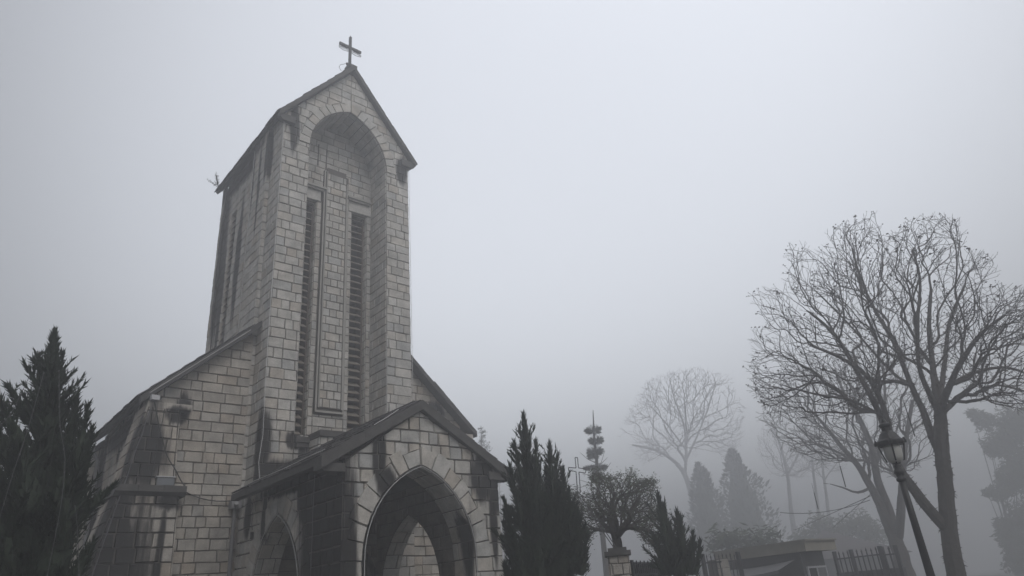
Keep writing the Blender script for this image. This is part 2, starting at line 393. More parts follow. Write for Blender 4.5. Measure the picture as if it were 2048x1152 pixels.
mb.face([Fb(x, z, 0) for x, z in ((2.02, 7.5), (3.08, 7.5), (3.08, 15.85), (2.02, 15.85))], 1)
for a, b in SL: mb.face([Fb(x, z, 0) for x, z in ((a, 6.4), (b, 6.4), (b, 6.75), (a, 6.75))], 1)
# lintel stones over the slits
for a, b in ((1.36, 1.98), (3.1, 4.12)):
    for z0, z1 in ((15.36, 15.84),):
        stone(mb, Fb, [(a, z0), (b, z0), (b, z1), (a, z1)], random.Random(2), .008, .035, tone=.9)
    mb.face([Fb(x, z, 0) for x, z in ((a-.1, 15.35), (b+.02, 15.35), (b+.02, 15.85), (a-.1, 15.85))], 1)
# slit reveals: thick walls either side (stone-lined)
for a, b in SL:
    reveal(mb, [(b, SZ0), (b, SZ1)], 1.15, 1.55, ax, 41, .295, (.39, .41))
    reveal(mb, [(b, SZ1), (a, SZ1)], 1.15, 1.55, ax, 42, .5, (.39, .41))
    reveal(mb, [(a, SZ1), (a, SZ0)], 1.15, 1.55, ax, 43, .295, (.39, .41))
# small dark cross-shaped grooves high on the back wall
for x, z0, z1 in ((1.80, 16.9, 17.85), (2.13, 16.7, 17.75)):
    mb.box(x-.018, x+.018, 1.10, 1.128, z0, z1, 1)
mb.build('tower_wall', SM, church)
# raised centre panel with moulded edge
mb = MB()
rng = random.Random(9)
mb.box(2.05, 3.05, 1.08, 1.16, 7.56, 16.75, 1)
mb.box(2.05, 2.10, 1.03, 1.08, 7.6, 16.75, 2); mb.box(3.0, 3.05, 1.03, 1.08, 7.6, 15.8, 2); mb.box(2.05, 3.05, 1.02, 1.08, 7.54, 7.6, 2)
mb.box(2.13, 2.17, .99, 1.08, 7.68, 16.7, 2); mb.box(2.94, 2.98, .99, 1.08, 7.68, 16.4, 2)
Fp = frame((0, 1.05, 0), (1, 0, 0), Z, (0, -1, 0))
mb.box(2.17, 2.94, 1.05, 1.08, 7.68, 16.9, 1)
R2 = rows_of(7.70, 16.6, .288, 15, .03)
for i in range(len(R2)-1):
    a, b = R2[i], R2[i+1]
    cuts = [2.17, 2.43, 2.68, 2.94] if i % 2 else [2.17, 2.30+rng.uniform(-.01, .01), 2.81+rng.uniform(-.01, .01), 2.94]
    if i == 0: cuts = [2.17, 2.29, 2.54, 2.80, 2.94]
    for u0, u1 in zip(cuts[:-1], cuts[1:]):
        stone(mb, Fp, [(u0, a), (u1, a), (u1, b), (u0, b)], rng, .009, .03, jit=.003)
mb.build('raised_panel', [M['stone'], M['mortar'], M['plate']], church)
# hood ledges above the slits
for a, b in ((1.3, 2.14), (3.02, 3.98)):
    mb = MB(); mb.box(a, b, .98, 1.15, 15.88, 15.95); mb.box(a+.03, b-.04, 1.03, 1.15, 15.80, 15.88); mb.box(a, b, 1.06, 1.15, 15.95, 16.02)
    mb.build('window_hood', M['plate'], church)
# louvred slits
def louvre(a, b, z0, z1, y, n, name='louvre_window'):
    f = MB(); f.box(a, b, y+.62, y+.66, z0, z1, 0)
    f.box(b-.075, b, y+.2, y+.62, z0, z1, 1); f.box(a, a+.03, y+.2, y+.62, z0, z1, 1)
    for i in range(n):
        z = z0+(z1-z0)*(i+.35)/n
        hexa(f, [(a+.03, y+.22, z), (b-.075, y+.22, z), (b-.075, y+.46, z+.16), (a+.03, y+.46, z+.16),
                 (a+.03, y+.22, z+.035), (b-.075, y+.22, z+.035), (b-.075, y+.46, z+.195), (a+.03, y+.46, z+.195)], 2)
    return f.build(name, [M['void'], M['frame'], M['slat']], church)
louvre(1.42, 1.84, SZ0, SZ1, 1.15, 33); louvre(3.24, 3.88, SZ0, SZ1, 1.15, 33)
mb = MB(); mb.box(.97, 1.5, -.14, .1, 6.25, 6.42); mb.box(1.0, 1.44, -.1, .05, 6.12, 6.25)
mb.build('window_sill', M['coping'], church)

# ---- tower sides and back
def slab_wall(mb, x, y0, y1, z0, z1, seed, sgn=-1, wr=(.38, .62), poly=None, rows=None, **k):
    F = frame((x, 0, 0), (0, 1, 0), Z, (sgn, 0, 0)) if sgn > 0 else frame((x, 0, 0), (0, 1, 0), Z, (-1, 0, 0))
    p = poly or [(y0, z0), (y1, z0), (y1, z1), (y0, z1)]
    wall(mb, F, p, rows or ROWS, wr, seed, **k)
mb = MB()
slab_wall(mb, 0, -.02, .97, 0, EZ, 51)
slab_wall(mb, -.13, .94, 2.25, 0, EZ, 52)
Fn = frame((0, .97, 0), (1, 0, 0), Z, (0, -1, 0)); wall(mb, Fn, [(-.155, 0), (0, 0), (0, EZ), (-.155, EZ)], ROWS, (.2, .2), 53)
mb.face([(-.13, 2.25, 0), (-.13, 2.25, EZ), (0.08, 2.25, EZ), (0.08, 2.25, 0)], 0)
SS = [(2.46, 2.98), (4.22, 4.78)]; zt = 16.0
xs = .06
for (a, b) in ((2.25, 2.46), (2.98, 4.22), (4.78, 5.5)): slab_wall(mb, xs, a, b, 6, EZ, int(a*10)+50, wr=(.25, .5), rows=rows_of(6, 20, .33, 4, .08), jit=.012, h=.035)
for (a, b) in SS: slab_wall(mb, xs, a, b, zt, EZ, 57, rows=rows_of(6, 20, .33, 4, .08)); mb.face([(xs, a, zt), (xs+.3, a, zt), (xs+.3, a, 6), (xs, a, 6)], 0, .3); mb.face([(xs, b, zt), (xs+.3, b, zt), (xs+.3, b, 6), (xs, b, 6)], 0, .3); mb.face([(xs, a, zt), (xs, b, zt), (xs+.3, b, zt), (xs+.3, a, zt)], 0, .3)
slab_wall(mb, 0, 5.5, TD, 0, EZ, 58)
slab_wall(mb, 5.0, -.02, TD, 0, EZ, 59, sgn=1, wr=(.5, .85))
Fk = frame((0, TD, 0), (1, 0, 0), Z, (0, 1, 0))
wall(mb, Fk, [(0, 0), (5, 0), (5, EZ), (2.5, RZ), (0, EZ)], ROWS, (.38, .65), 60)
mb.build('tower_side_wall', SM, church)
for (a, b) in SS:
    f = MB(); f.box(xs+.14, xs+.18, a, b, 6, zt, 0)
    for i in range(36):
        z = 6.2+i*.27; hexa(f, [(xs+.02, a, z), (xs+.13, a, z+.12), (xs+.13, b, z+.12), (xs+.02, b, z), (xs+.02, a, z+.03), (xs+.13, a, z+.15), (xs+.13, b, z+.15), (xs+.02, b, z+.03)], 1)
    f.build('side_louvre_window', [M['void'], M['frame']], church)

# ---- roofs: ragged-edged slabs with courses of slates
def roof_slope(mb, x0, z0, x1, z1, y0, y1, th, seed, n_course=14, mat=0, wr=(.22, .4)):
    """slope from eave (x0,z0) to ridge (x1,z1), between y0 and y1"""
    rng = random.Random(seed)
    E = Vector((x0, 0, z0)); Rg = Vector((x1, 0, z1)); s = (Rg-E); L_ = s.length; s.normalize()
    nrm = Vector((-s.z, 0, s.x)) if s.x > 0 else Vector((s.z, 0, -s.x))
    if nrm.z < 0: nrm = -nrm
    def P_(a, y, h): q = E+s*a+nrm*h; return (q.x, y, q.z)
    hexa(mb, [P_(0, y0, 0), P_(L_, y0, 0), P_(L_, y1, 0), P_(0, y1, 0), P_(0, y0, th), P_(L_, y0, th), P_(L_, y1, th), P_(0, y1, th)], mat)
    for i in range(n_course):
        a = L_*i/n_course-.05; b = L_*(i+1)/n_course+.05; y = y0-.03
        while y < y1:
            wd = rng.uniform(*wr); h = th+.01+rng.uniform(0, .02); e = rng.uniform(-.03, .03)
            hexa(mb, [P_(a+e, y, h), P_(b, y, h-.01), P_(b, min(y+wd-.01, y1), h-.01), P_(a+e, min(y+wd-.01, y1), h),
                      P_(a+e, y, h+.035), P_(b, y, h+.005), P_(b, min(y+wd-.01, y1), h+.005), P_(a+e, min(y+wd-.01, y1), h+.035)], mat)
            y += wd
def rake(mb, pts, y0, y1, th, mat=0, bump=.01, seed=1):
    """barge stones along a gable: polyline in (x,z), thickness th downwards"""
    rng = random.Random(seed)
    for (xa, za), (xb, zb) in zip(pts[:-1], pts[1:]):
        n = max(1, int(math.hypot(xb-xa, zb-za)/.55))
        for i in range(n):
            t0, t1 = i/n, (i+1)/n; e = rng.uniform(-bump, bump); g = rng.uniform(0, bump)
            A = (xa+(xb-xa)*t0, za+(zb-za)*t0); B = (xa+(xb-xa)*t1, za+(zb-za)*t1)
            hexa(mb, [(A[0], y0-g, A[1]-th), (B[0], y0-g, B[1]-th), (B[0], y1, B[1]-th), (A[0], y1, A[1]-th),
                      (A[0], y0-g, A[1]+e), (B[0], y0-g, B[1]+e), (B[0], y1, B[1]+e), (A[0], y1, A[1]+e)], mat)
mb = MB()
roof_slope(mb, -.21, 17.55, 2.5, 20.93, -.16, 6.05, .1, 1, 9)
roof_slope(mb, 5.21, 17.55, 2.5, 20.93, -.16, 6.05, .1, 2, 9)
rake(mb, [(-.27, 17.66), (2.5, 21.10), (5.27, 17.66)], -.22, .0, .23, 1, .012, 3)
mb.box(2.36, 2.64, -.2, 6.05, 20.98, 21.14, 1)
mb.build('tower_roof', [M['roof'], M['coping']], church)
def kneeler(x0, x1, y0, y1, z0, z1, ch=.1, side=1):
    mb = MB()
    a, b = (x0, x1)
    prof = [(a, z1), (b, z1), (b, z0+ch), (b-ch, z0), (a, z0)] if side > 0 else [(b, z1), (a, z1), (a, z0+ch), (a+ch, z0), (b, z0)]
    n = len(prof); k = [(x, y0, z) for x, z in prof]+[(x, y1, z) for x, z in prof]
    mb.add(k, [tuple(range(n)), tuple(reversed(range(n, 2*n)))]+[(i, (i+1) % n, n+(i+1) % n, n+i) for i in range(n)])
    return mb.build('kneeler_stone', M['coping'], church)
kneeler(-.24, .32, -.17, .05, 17.33, 17.6, side=-1); kneeler(4.68, 5.24, -.17, .05, 17.33, 17.6)

# ---- nave
NY = .97
mb = MB()
def rk(x, e=0): return 7.32+(x+3.0)*.9+e if x < 2.55 else 7.32+(8.1-x)*.9+e
wall(mb, frame((0, NY, 0), (1, 0, 0), Z, (0, -1, 0)), [(-2.62, 0), (-.1, 0), (-.1, rk(-.1, -.1)), (-2.62, rk(-2.62, -.1))], rows_of(0, 12, .285, 6, .06), (.26, .64), 71, jit=.011, h=.035)
wall(mb, frame((0, NY, 0), (1, 0, 0), Z, (0, -1, 0)), [(5.0, 0), (7.72, 0), (7.72, rk(7.72, -.1)), (5.0, rk(5.0, -.1))], rows_of(0, 12, .285, 6, .06), (.26, .64), 72, jit=.011, h=.035)
slab_wall(mb, -2.62, NY-.02, 6.74, 0, 7.62, 73, wr=(.34, .58), rows=rows_of(0, 12, .285, 6, .06), jit=.012)
slab_wall(mb, 7.72, NY-.02, 6.74, 0, 7.62, 74, sgn=1, wr=(.34, .58), rows=rows_of(0, 12, .285, 6, .06), jit=.012)
mb.build('nave_wall', RM, church)
mb = MB()
roof_slope(mb, -3.05, 7.26, -.15, 9.87, .72, 6.75, .1, 5, 8)
rake(mb, [(-3.08, 7.36), (-.02, 10.11)], .60, .80, .22, 0, .03, 7)
mb.build('nave_roof', [M['roof'], M['coping']], church)
mb = MB()
roof_slope(mb, 8.15, 7.26, 5.03, 10.07, .72, 6.75, .1, 6, 8)
rake(mb, [(5.05, 10.2), (8.2, 7.36)], .60, .80, .22, 0, .03, 8)
mb.build('nave_roof', [M['roof'], M['coping']], church)
# longer body of the nave behind, lower and wider
mb = MB()
slab_wall(mb, -3.3, 6.55, 24, 0, 6.75, 75, wr=(.5, .8)); slab_wall(mb, 8.4, 6.55, 24, 0, 6.75, 76, sgn=1, wr=(.5, .8))
wall(mb, frame((0, 6.6, 0), (1, 0, 0), Z, (0, -1, 0)), [(-3.3, 0), (8.4, 0), (8.4, 6.7), (2.55, 11.4), (-3.3, 6.7)], ROWS, (.5, .8), 77)
wall(mb, frame((0, 24, 0), (1, 0, 0), Z, (0, 1, 0)), [(-3.3, 0), (8.4, 0), (8.4, 6.7), (2.55, 11.4), (-3.3, 6.7)], ROWS, (.5, .8), 78)
mb.build('nave_rear_wall', RM, church)
mb = MB()
roof_slope(mb, -3.75, 6.35, 2.55, 11.6, 6.45, 24.4, .1, 8, 12, wr=(.5, .8)); roof_slope(mb, 8.85, 6.35, 2.55, 11.6, 6.45, 24.4, .1, 9, 12, wr=(.5, .8))
mb.build('nave_rear_roof', M['roof'], church)
# ---- battered corner buttresses
def buttress(mx):
    mb = MB(); X = (lambda x: x) if mx > 0 else (lambda x: 5.1-x)
    def Ff2(y): 
        F = frame((0, y, 0), (1, 0, 0), Z, (0, -1, 0)); return (lambda u, v, w: F(X(u), v, w))
    rr = rows_of(0, 8, .35, 8, .06)
    F2 = Ff2(.62)
    wall(mb, F2, [(-3.25, 4.85), (-2.02, 4.85), (-2.10, 7.2), (-2.85, 7.2)], rr, (.32, .55), 81, j=.014, h=.05)
    F3 = Ff2(.50)
    wall(mb, F3, [(-4.35, 0), (-1.80, 0), (-1.90, 4.75), (-3.3, 4.75)], rr, (.32, .6), 82, j=.016, h=.06)
    # sides
    def quad(a, b, c, d, m_=0): mb.face([(X(p[0]), p[1], p[2]) for p in (a, b, c, d)], m_, .4)
    for (xb, zb, xt, zt_, y0) in ((-3.25, 4.85, -2.85, 7.2, .62), (-2.02, 4.85, -2.10, 7.2, .62), (-4.35, 0, -3.3, 4.75, .5), (-1.80, 0, -1.9, 4.75, .5)):
        h = Vector((xt-xb, 0, zt_-zb)); ln = h.length; h.normalize()
        sg = -1 if xb < -2.4 else 1
        y1 = 1.9 if sg < 0 else NY
        Fs = frame((0, 0, 0), (0, 1, 0), Z, (1, 0, 0))
        def Fq(u, v, w, xb=xb, zb=zb, h=h, sg=sg): q = Vector((xb, u, zb))+h*v+Vector((sg, 0, 0))*w; return (X(q.x), q.y, q.z)
        wall(mb, Fq, [(y0-.03, 0), (y1, 0), (y1, ln), (y0-.03, ln)], rows_of(0, 8, .35, 8, .06), (.4, .7), 83, h=.04)
    quad((-3.25, 1.9, 0), (-2.6, 1.9, 0), (-2.6, 1.9, 7.2), (-2.85, 1.9, 7.2)); quad((-4.35, 1.9, 0), (-2.6, 1.9, 0), (-2.6, 1.9, 4.75), (-3.3, 1.9, 4.75))
    return mb.build('buttress', RM, church)
buttress(1); buttress(-1)
for X in ((lambda x: x), (lambda x: 5.1-x)):
    mb = MB()
    rng = random.Random(5); xs_ = [-3.42, -2.9, -2.3, -1.74]
    for a, b in zip(xs_[:-1], xs_[1:]):
        y0 = .30+rng.uniform(0, .03); x0, x1 = sorted((X(a), X(b)))
        prof = [(y0, 4.98), (1.9, 4.98), (1.9, 4.74), (y0+.12, 4.72), (y0, 4.82)]
        k = [(x0+.003, y, z) for y, z in prof]+[(x1-.003, y, z) for y, z in prof]; n = 5
        mb.add(k, [tuple(range(n)), tuple(reversed(range(n, 2*n)))]+[(i, (i+1) % n, n+(i+1) % n, n+i) for i in range(n)])
    mb.build('buttress_cap', M['coping'], church)
    mb = MB(); x0, x1 = sorted((X(-2.9), X(-1.78))); mb.box(x0, x1, .57, NY, 7.04, 7.2)
    mb.build('buttress_head', M['rough'], church)

# ---- porch
PX0, PX1, PY = -.1, 4.23, -5.14
pc, pe, pr_ = 1.92, 4.58, 6.02
PR = rows_of(0, 7, .325, 14, .08)
mb = MB()
Fpf = frame((0, PY, 0), (1, 0, 0), Z, (0, -1, 0))
P_A = dict(cx=1.88, hw=1.53, zs=2.6, r=2.2)
pa = arch(1.88, 1.53, 2.6, 2.2, 14); po = arch(1.88, 1.53, 2.6, 2.2, 14, .36)
lw = [(PX0-.02, 0), (.35, 0), (.35, 2.6)] + [p for p in reversed(po) if p[0] < 1.88+1e-6] + [(pc-.04, pr_), (PX0-.02, pe+.1)]
rw = [(3.41, 0), (PX1+.02, 0), (PX1+.02, pe+.1), (pc-.04, pr_)] + [p for p in reversed(po) if p[0] > 1.88-1e-6] + [(3.41, 2.6)]
wall(mb, Fpf, lw, PR, (.26, .55), 91, j=.013, h=.04, jit=.012)
wall(mb, Fpf, rw, PR, (.26, .55), 92, j=.013, h=.04, jit=.012)
voussoirs(mb, Fpf, 1.88, 1.53, 2.6, 2.2, .46, random.Random(8), 8, .06)
mb.face([Fpf(x, z, .004) for x, z in (pa + po[::-1])], 1)
PT = .85
reveal(mb, [(3.41, 0), (3.41, 2.6)], PY, PY+PT, ax, 93, .4, (.4, .5))
reveal(mb, pa, PY, PY+PT, ax, 94, .4, (.4, .5))
reveal(mb, [(.35, 2.6), (.35, 0)], PY, PY+PT, ax, 95, .4, (.4, .5))
# inner face of the front wall
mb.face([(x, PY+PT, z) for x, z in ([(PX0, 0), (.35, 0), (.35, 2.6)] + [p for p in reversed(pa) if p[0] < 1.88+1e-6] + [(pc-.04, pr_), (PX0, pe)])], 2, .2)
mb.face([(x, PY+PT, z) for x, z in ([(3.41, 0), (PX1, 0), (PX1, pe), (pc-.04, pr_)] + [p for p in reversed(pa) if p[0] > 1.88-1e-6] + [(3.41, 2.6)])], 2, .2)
# side walls with their own pointed arches
sa = arch(-1.77, 1.5, 1.95, 2.2, 12); so_ = arch(-1.77, 1.5, 1.95, 2.2, 12, .34)
for x, sg, xi in ((PX0, -1, .55), (PX1, 1, 3.68)):
    Fs = frame((x, 0, 0), (0, 1, 0), Z, (sg, 0, 0)); Fi = frame((xi, 0, 0), (0, 1, 0), Z, (-sg, 0, 0))
    ye = .97 if sg < 0 else .0
    nearp = [(PY-.02, 0), (-3.27, 0), (-3.27, 1.95)] + [p for p in reversed(so_) if p[0] < -1.77+1e-6] + [(-1.77, 4.75), (PY-.02, 4.75)]
    farp = [(-.27, 0), (ye, 0), (ye, 4.75), (-1.77, 4.75)] + [p for p in reversed(so_) if p[0] > -1.77-1e-6] + [(-.27, 1.95)]
    wall(mb, Fs, nearp, PR, (.26, .55), 96, j=.013, h=.035, jit=.012)
    wall(mb, Fs, farp, PR, (.26, .55), 97, j=.013, h=.035, jit=.012)
    voussoirs(mb, Fs, -1.77, 1.5, 1.95, 2.2, .5, random.Random(18), 8, .05)
    mb.face([Fs(u, z, .004) for u, z in (sa + so_[::-1])], 1)
    axs = lambda u, z, d: (d, u, z)
    for pth, sd_ in (([(-.27, 0), (-.27, 1.95)], 98), (sa, 99), ([(-3.27, 1.95), (-3.27, 0)], 100)):
        reveal(mb, pth, x, xi, axs, sd_, .4, (.3, .4))
    ip = arch(-1.77, 1.5, 1.95, 2.2, 12)
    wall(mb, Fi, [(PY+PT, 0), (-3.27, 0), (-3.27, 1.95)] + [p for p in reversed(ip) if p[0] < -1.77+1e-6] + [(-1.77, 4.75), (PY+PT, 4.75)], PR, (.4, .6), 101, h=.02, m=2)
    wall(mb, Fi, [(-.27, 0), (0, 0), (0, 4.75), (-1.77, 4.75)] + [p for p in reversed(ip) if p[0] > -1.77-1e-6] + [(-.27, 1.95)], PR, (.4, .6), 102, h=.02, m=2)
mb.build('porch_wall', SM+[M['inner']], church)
# inside: wall round the main door
mb = MB()
da = arch(2.5, 1.25, 2.1, 1.7, 10)
Fd = frame((0, -.05, 0), (1, 0, 0), Z, (0, -1, 0))
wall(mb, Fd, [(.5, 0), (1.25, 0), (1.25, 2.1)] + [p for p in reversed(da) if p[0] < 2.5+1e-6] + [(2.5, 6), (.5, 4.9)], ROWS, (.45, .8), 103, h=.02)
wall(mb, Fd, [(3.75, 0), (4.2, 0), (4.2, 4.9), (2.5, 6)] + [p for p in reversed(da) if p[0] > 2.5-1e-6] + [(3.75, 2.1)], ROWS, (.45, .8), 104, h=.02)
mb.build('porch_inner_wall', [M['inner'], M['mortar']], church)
dr = MB(); dr.face([(x, .2, z) for x, z in ([(3.75, 0)]+da+[(1.25, 0)])])
for x in [1.25+.25*i for i in range(11)]: dr.box(x-.01, x+.01, .17, .2, 0, 3.2)
dr.box(2.47, 2.53, .13, .2, 0, 3.5); dr.box(1.3, 3.7, .14, .2, 2.05, 2.2)
dr.build('church_door', M['door'], church)
# porch roof
mb = MB()
roof_slope(mb, -.62, 4.68, 1.9, 6.18, PY-.05, -.02, .08, 21, 7)
roof_slope(mb, 4.52, 4.68, 1.9, 6.18, PY-.05, -.02, .08, 22, 7)
rake(mb, [(-.72, 4.72), (1.90, 6.28), (4.60, 4.68)], PY-.16, PY+.2, .25, 1, .015, 23)
mb.box(-.70, -.5, PY+.2, .0, 4.58, 4.74, 1)
mb.box(1.8, 2.0, PY+.1, 0, 6.14, 6.3, 1)
mb.build('porch_roof', [M['roof'], M['coping']], church)
kneeler(-.66, -.12, PY-.1, PY+.3, 4.44, 4.62, .04, -1); kneeler(3.92, 4.62, PY-.1, PY+.3, 4.44, 4.64, .06, 1)
# stone stub where the porch ridge meets the tower
mb = MB()
Fz = frame((0, -.72, 0), (1, 0, 0), Z, (0, -1, 0)); wall(mb, Fz, [(1.42, 5.6), (2.9, 5.6), (2.9, 6.32), (1.42, 6.32)], rows_of(5.6, 6.6, .24, 2, .02), (.3, .5), 110)
Fz = frame((1.42, 0, 0), (0, 1, 0), Z, (-1, 0, 0)); wall(mb, Fz, [(-.75, 5.6), (0, 5.6), (0, 6.32), (-.75, 6.32)], rows_of(5.6, 6.6, .24, 2, .02), (.3, .5), 111)
mb.box(1.38, 2.94, -.80, 0, 6.32, 6.5, 2)
mb.build('parapet_block', SM+[M['coping']], church)
# drainpipe in the corner of porch and nave
mb = MB(); mb.tube([(-.27, .86, 0), (-.27, .86, 4.5), (-.33, .6, 4.62)], .055, 10); mb.box(-.42, -.14, .72, .95, 4.5, 4.72)
for z in (1.2, 2.4, 3.6): mb.lathe((-.27, .86, z), [(.07, 0), (.07, .05)], 10)
mb.build('drainpipe', M['pipe'], church)
mb = MB(); mb.tube([(-2.98, 6.5, 7.2), (-2.98, 6.45, 7.05), (-2.8, 6.4, 6.7), (-2.72, 6.4, 0)], .055, 8)
mb.build('drainpipe', M['pipe'], church)

# ------------------------------------------------------------------ things on the church
cr_x = thing('roof_cross', 'dark metal cross with openwork scrolls on the tower ridge', 'cross', (2.5, .16, 21.1))
mb = MB(); mb.box(2.455, 2.545, .115, .205, 21.1, 22.86); mb.tube([(2.5, .16, 22.86), (2.5, .16, 22.95)], .008, 4); mb.build('upright', M['iron'], cr_x)
mb = MB(); mb.box(2.03, 2.455, .12, .20, 22.24, 22.35); mb.box(2.545, 2.98, .12, .20, 22.24, 22.35); mb.build('crossbar', M['iron'], cr_x)
for s in (-1, 1):
    mb = MB()
    e = [(2.5+s*(.06+.42*t), .16, 22.14+.05*math.sin(math.pi*t)) for t in [i/10 for i in range(11)]]
    mb.tube(e, .012, 5); mb.tube([(x, y, 22.28-z+21.96-.02) for x, y, z in e], .012, 5)
    for i in range(5):
        cxx = 2.5+s*(.12+.085*i); mb.tube([(cxx+.035*math.cos(a), .16, 22.13+.035*math.sin(a)) for a in [k*math.pi/4 for k in range(9)]], .009, 4)
    mb.build('scroll', M['iron'], cr_x)
mb = MB(); mb.box(2.36, 2.64, .0, .32, 21.08, 21.28); mb.lathe((2.36, .1, 21.3), [(.05, 0), (.06, .06), (.02, .1)], 8); mb.build('cross_base', M['iron'], cr_x)
def cable(name, pts, r, m_, label, cat='cable', group=None, n=5):
    mb = MB(); mb.tube(pts, r, n); o = mb.build(name, m_); return tag(o, label, cat, group)
def wob(a, b, n, s, sag, seed):
    rng = random.Random(seed); a = Vector(a); b = Vector(b)
    return [a.lerp(b, i/n)+Vector((rng.uniform(-s, s), rng.uniform(-s, s), rng.uniform(-s, s)-sag*4*(i/n)*(1-i/n))) for i in range(n+1)]
cable('earth_wire', [(2.3, .15, 21.35), (2.1, .15, 21.2), (2.02, .1, 21.0), (2.06, .0, 20.75)], .01, M['cable'], 'thin wire looping from the foot of the tower cross over the roof edge')
# light ropes
cable('light_rope', [(-.05, -.06, z) for z in (17.6, 16, 14, 12.5, 11, 9.5)]+[(-.03, -.07, 8), (.0, -.08, 6.4), (-.06, -.08, 5.6), (.0, -.1, 5.15), (.1, -.3, 5.2)], .0085, M['rope'], 'pale light rope hanging down the front left corner of the tower', 'light rope')
cable('light_rope', [(-.18, 2.22, z) for z in (17.4, 15, 13, 11, 10.3)], .0085, M['rope'], 'pale light rope down the left side wall of the tower', 'light rope')
cable('light_rope', [(5.05, -.04, z) for z in (17.4, 15, 12, 9, 7.0)], .0085, M['rope'], 'pale light rope down the front right corner of the tower', 'light rope')
cable('light_rope', [(B0-.02, -.055, z) for z in (7.2, 8.5, 10.2)], .009, M['rope'], 'short pale light rope on the right jamb of the tower recess', 'light rope')
cable('light_rope', [(x, -.055, z) for x, z in ARCH], .008, M['frame'], 'dim light rope following the arch of the tower recess', 'light rope')
aa = arch(1.88, 1.50, 2.6, 2.17, 12)
cable('light_rope', [(3.39, PY-.09, 0)]+[(x, PY-.09, z) for x, z in aa]+[(.38, PY-.09, 0)], .0085, M['rope'], 'pale light rope outlining the large front arch of the porch', 'light rope')
ss = arch(-1.77, 1.47, 1.95, 2.17, 12)
cable('light_rope', [(PX0-.07, u, z) for u, z in ss]+[], .0085, M['rope'], 'pale light rope outlining the left side arch of the porch', 'light rope')
cable('light_rope', [(PX1+.02, PY-.07, z) for z in (4.4, 4.0, 3.4)]+[(PX1+.05, PY-.07, 2.5), (PX1+.08, PY-.07, 0)], .0085, M['rope'], 'pale light rope down the front right corner of the porch', 'light rope')
cable('light_rope', [(-.66, -.3, 4.82), (-.66, -1.5, 4.86), (-.66, -3.2, 4.84), (-.6, -4.4, 4.9), (-.5, -5.0, 4.95)], .0085, M['rope'], 'pale light rope along the left eave of the porch roof', 'light rope')
cable('light_rope', [(.55, PY-.16, 5.52), (.9, PY-.18, 5.74), (1.2, PY-.17, 5.95)], .0085, M['rope'], 'short pale light rope on the left verge of the porch gable', 'light rope')
cable('light_rope', [(x, .57, 7.36+(x+3.08)*.9-.1) for x in (-2.9, -2.4, -1.8, -1.2, -.7, -.35)], .0085, M['rope'], 'pale light rope along the left verge of the nave roof', 'light rope')
cable('electric_cable', wob((-2.78, .5, 7.2), (-2.5, .5, 6.3), 4, .01, 0, 1)+wob((-2.35, .5, 5.9), (-1.75, .42, 4.95), 4, .02, .03, 2)+wob((-1.7, .9, 4.98), (-.3, .85, 4.72), 6, .01, .12, 3), .016, M['cable'], 'black cable sagging across the buttress and nave wall to the porch')
cable('electric_cable', wob((-2.83, .5, 7.0), (-3.25, .45, 4.8), 6, .02, 0, 4)+[(-3.3, .4, 4.55), (-3.85, .38, 1.5)], .014, M['steel'], 'grey cable running down the blackened left edge of the buttress')
cable('electric_cable', wob((-2.5, .5, 7.0), (-2.62, .46, 4.95), 6, .015, 0, 5), .012, M['cable'], 'black cable hanging down the middle of the upper buttress')
cable('electric_cable', wob((-.2, -3.9, 4.6), (-.22, -3.9, 0), 10, .012, 0, 6), .010, M['steel'], 'thin wire down the blackened side of the porch')
mb = MB(); mb.tube(wob((-.3, -.55, 4.55), (-.3, -.6, 3.75), 6, .03, 0, 7), .008, 4); mb.box(-.34, -.27, -.66, -.58, 3.55, 3.72)
tag(mb.build('hanging_socket', M['cable']), 'small black socket dangling from a wire on the side of the porch', 'socket')
# flood light and camera
fl = thing('floodlight', 'flat rectangular floodlight with dark face on the buttress cap', 'floodlight', (-2.24, .5, 4.98))
mb = MB(); mb.box(-2.47, -2.02, .48, .56, 4.99, 5.21); mb.build('housing', M['cable'], fl)
mb = MB(); mb.box(-2.49, -2.0, .45, .58, 5.21, 5.235); mb.box(-2.49, -2.0, .45, .58, 4.975, 4.995); mb.build('rim', M['white'], fl)
mb = MB(); mb.box(-2.45, -2.04, .47, .478, 5.01, 5.19); mb.build('lens', M['pane'], fl)
sc_ = thing('security_camera', 'small white security camera under the left nave verge', 'camera', (-2.78, .5, 7.25))
mb = MB(); mb.box(-2.88, -2.68, .38, .56, 7.2, 7.33); mb.build('body', M['white'], sc_)
mb = MB(); mb.lathe((-2.66, .44, 7.24), [(.04, 0), (.045, .05)], 10); mb.build('lens', M['cable'], sc_)
# weed on the tower roof
mb = MB(); rng = random.Random(3)
for i in range(9):
    a = rng.uniform(-1.2, 1.2); b0 = Vector((-.25, 5.9, 17.75)); tip = b0+Vector((-.3*rng.random()-.1, .5*math.sin(a), .35+.25*rng.random()))
    mb.tube([b0, b0.lerp(tip, .5)+Vector((0, 0, .06)), tip], [.006, .004, .002], 4)
    for k in range(14):
        p = b0.lerp(tip, .3+.7*k/14); d = Vector((rng.uniform(-1, 1), rng.uniform(-1, 1), rng.uniform(-.3, .8))).normalized()*.1
        s_ = d.orthogonal().normalized()*.018; mb.face([p-s_, p+d, p+s_])
tag(mb.build('roof_weed', M['leaf']), 'small leafy weed sprouting from the rear left eave of the tower', 'plant')

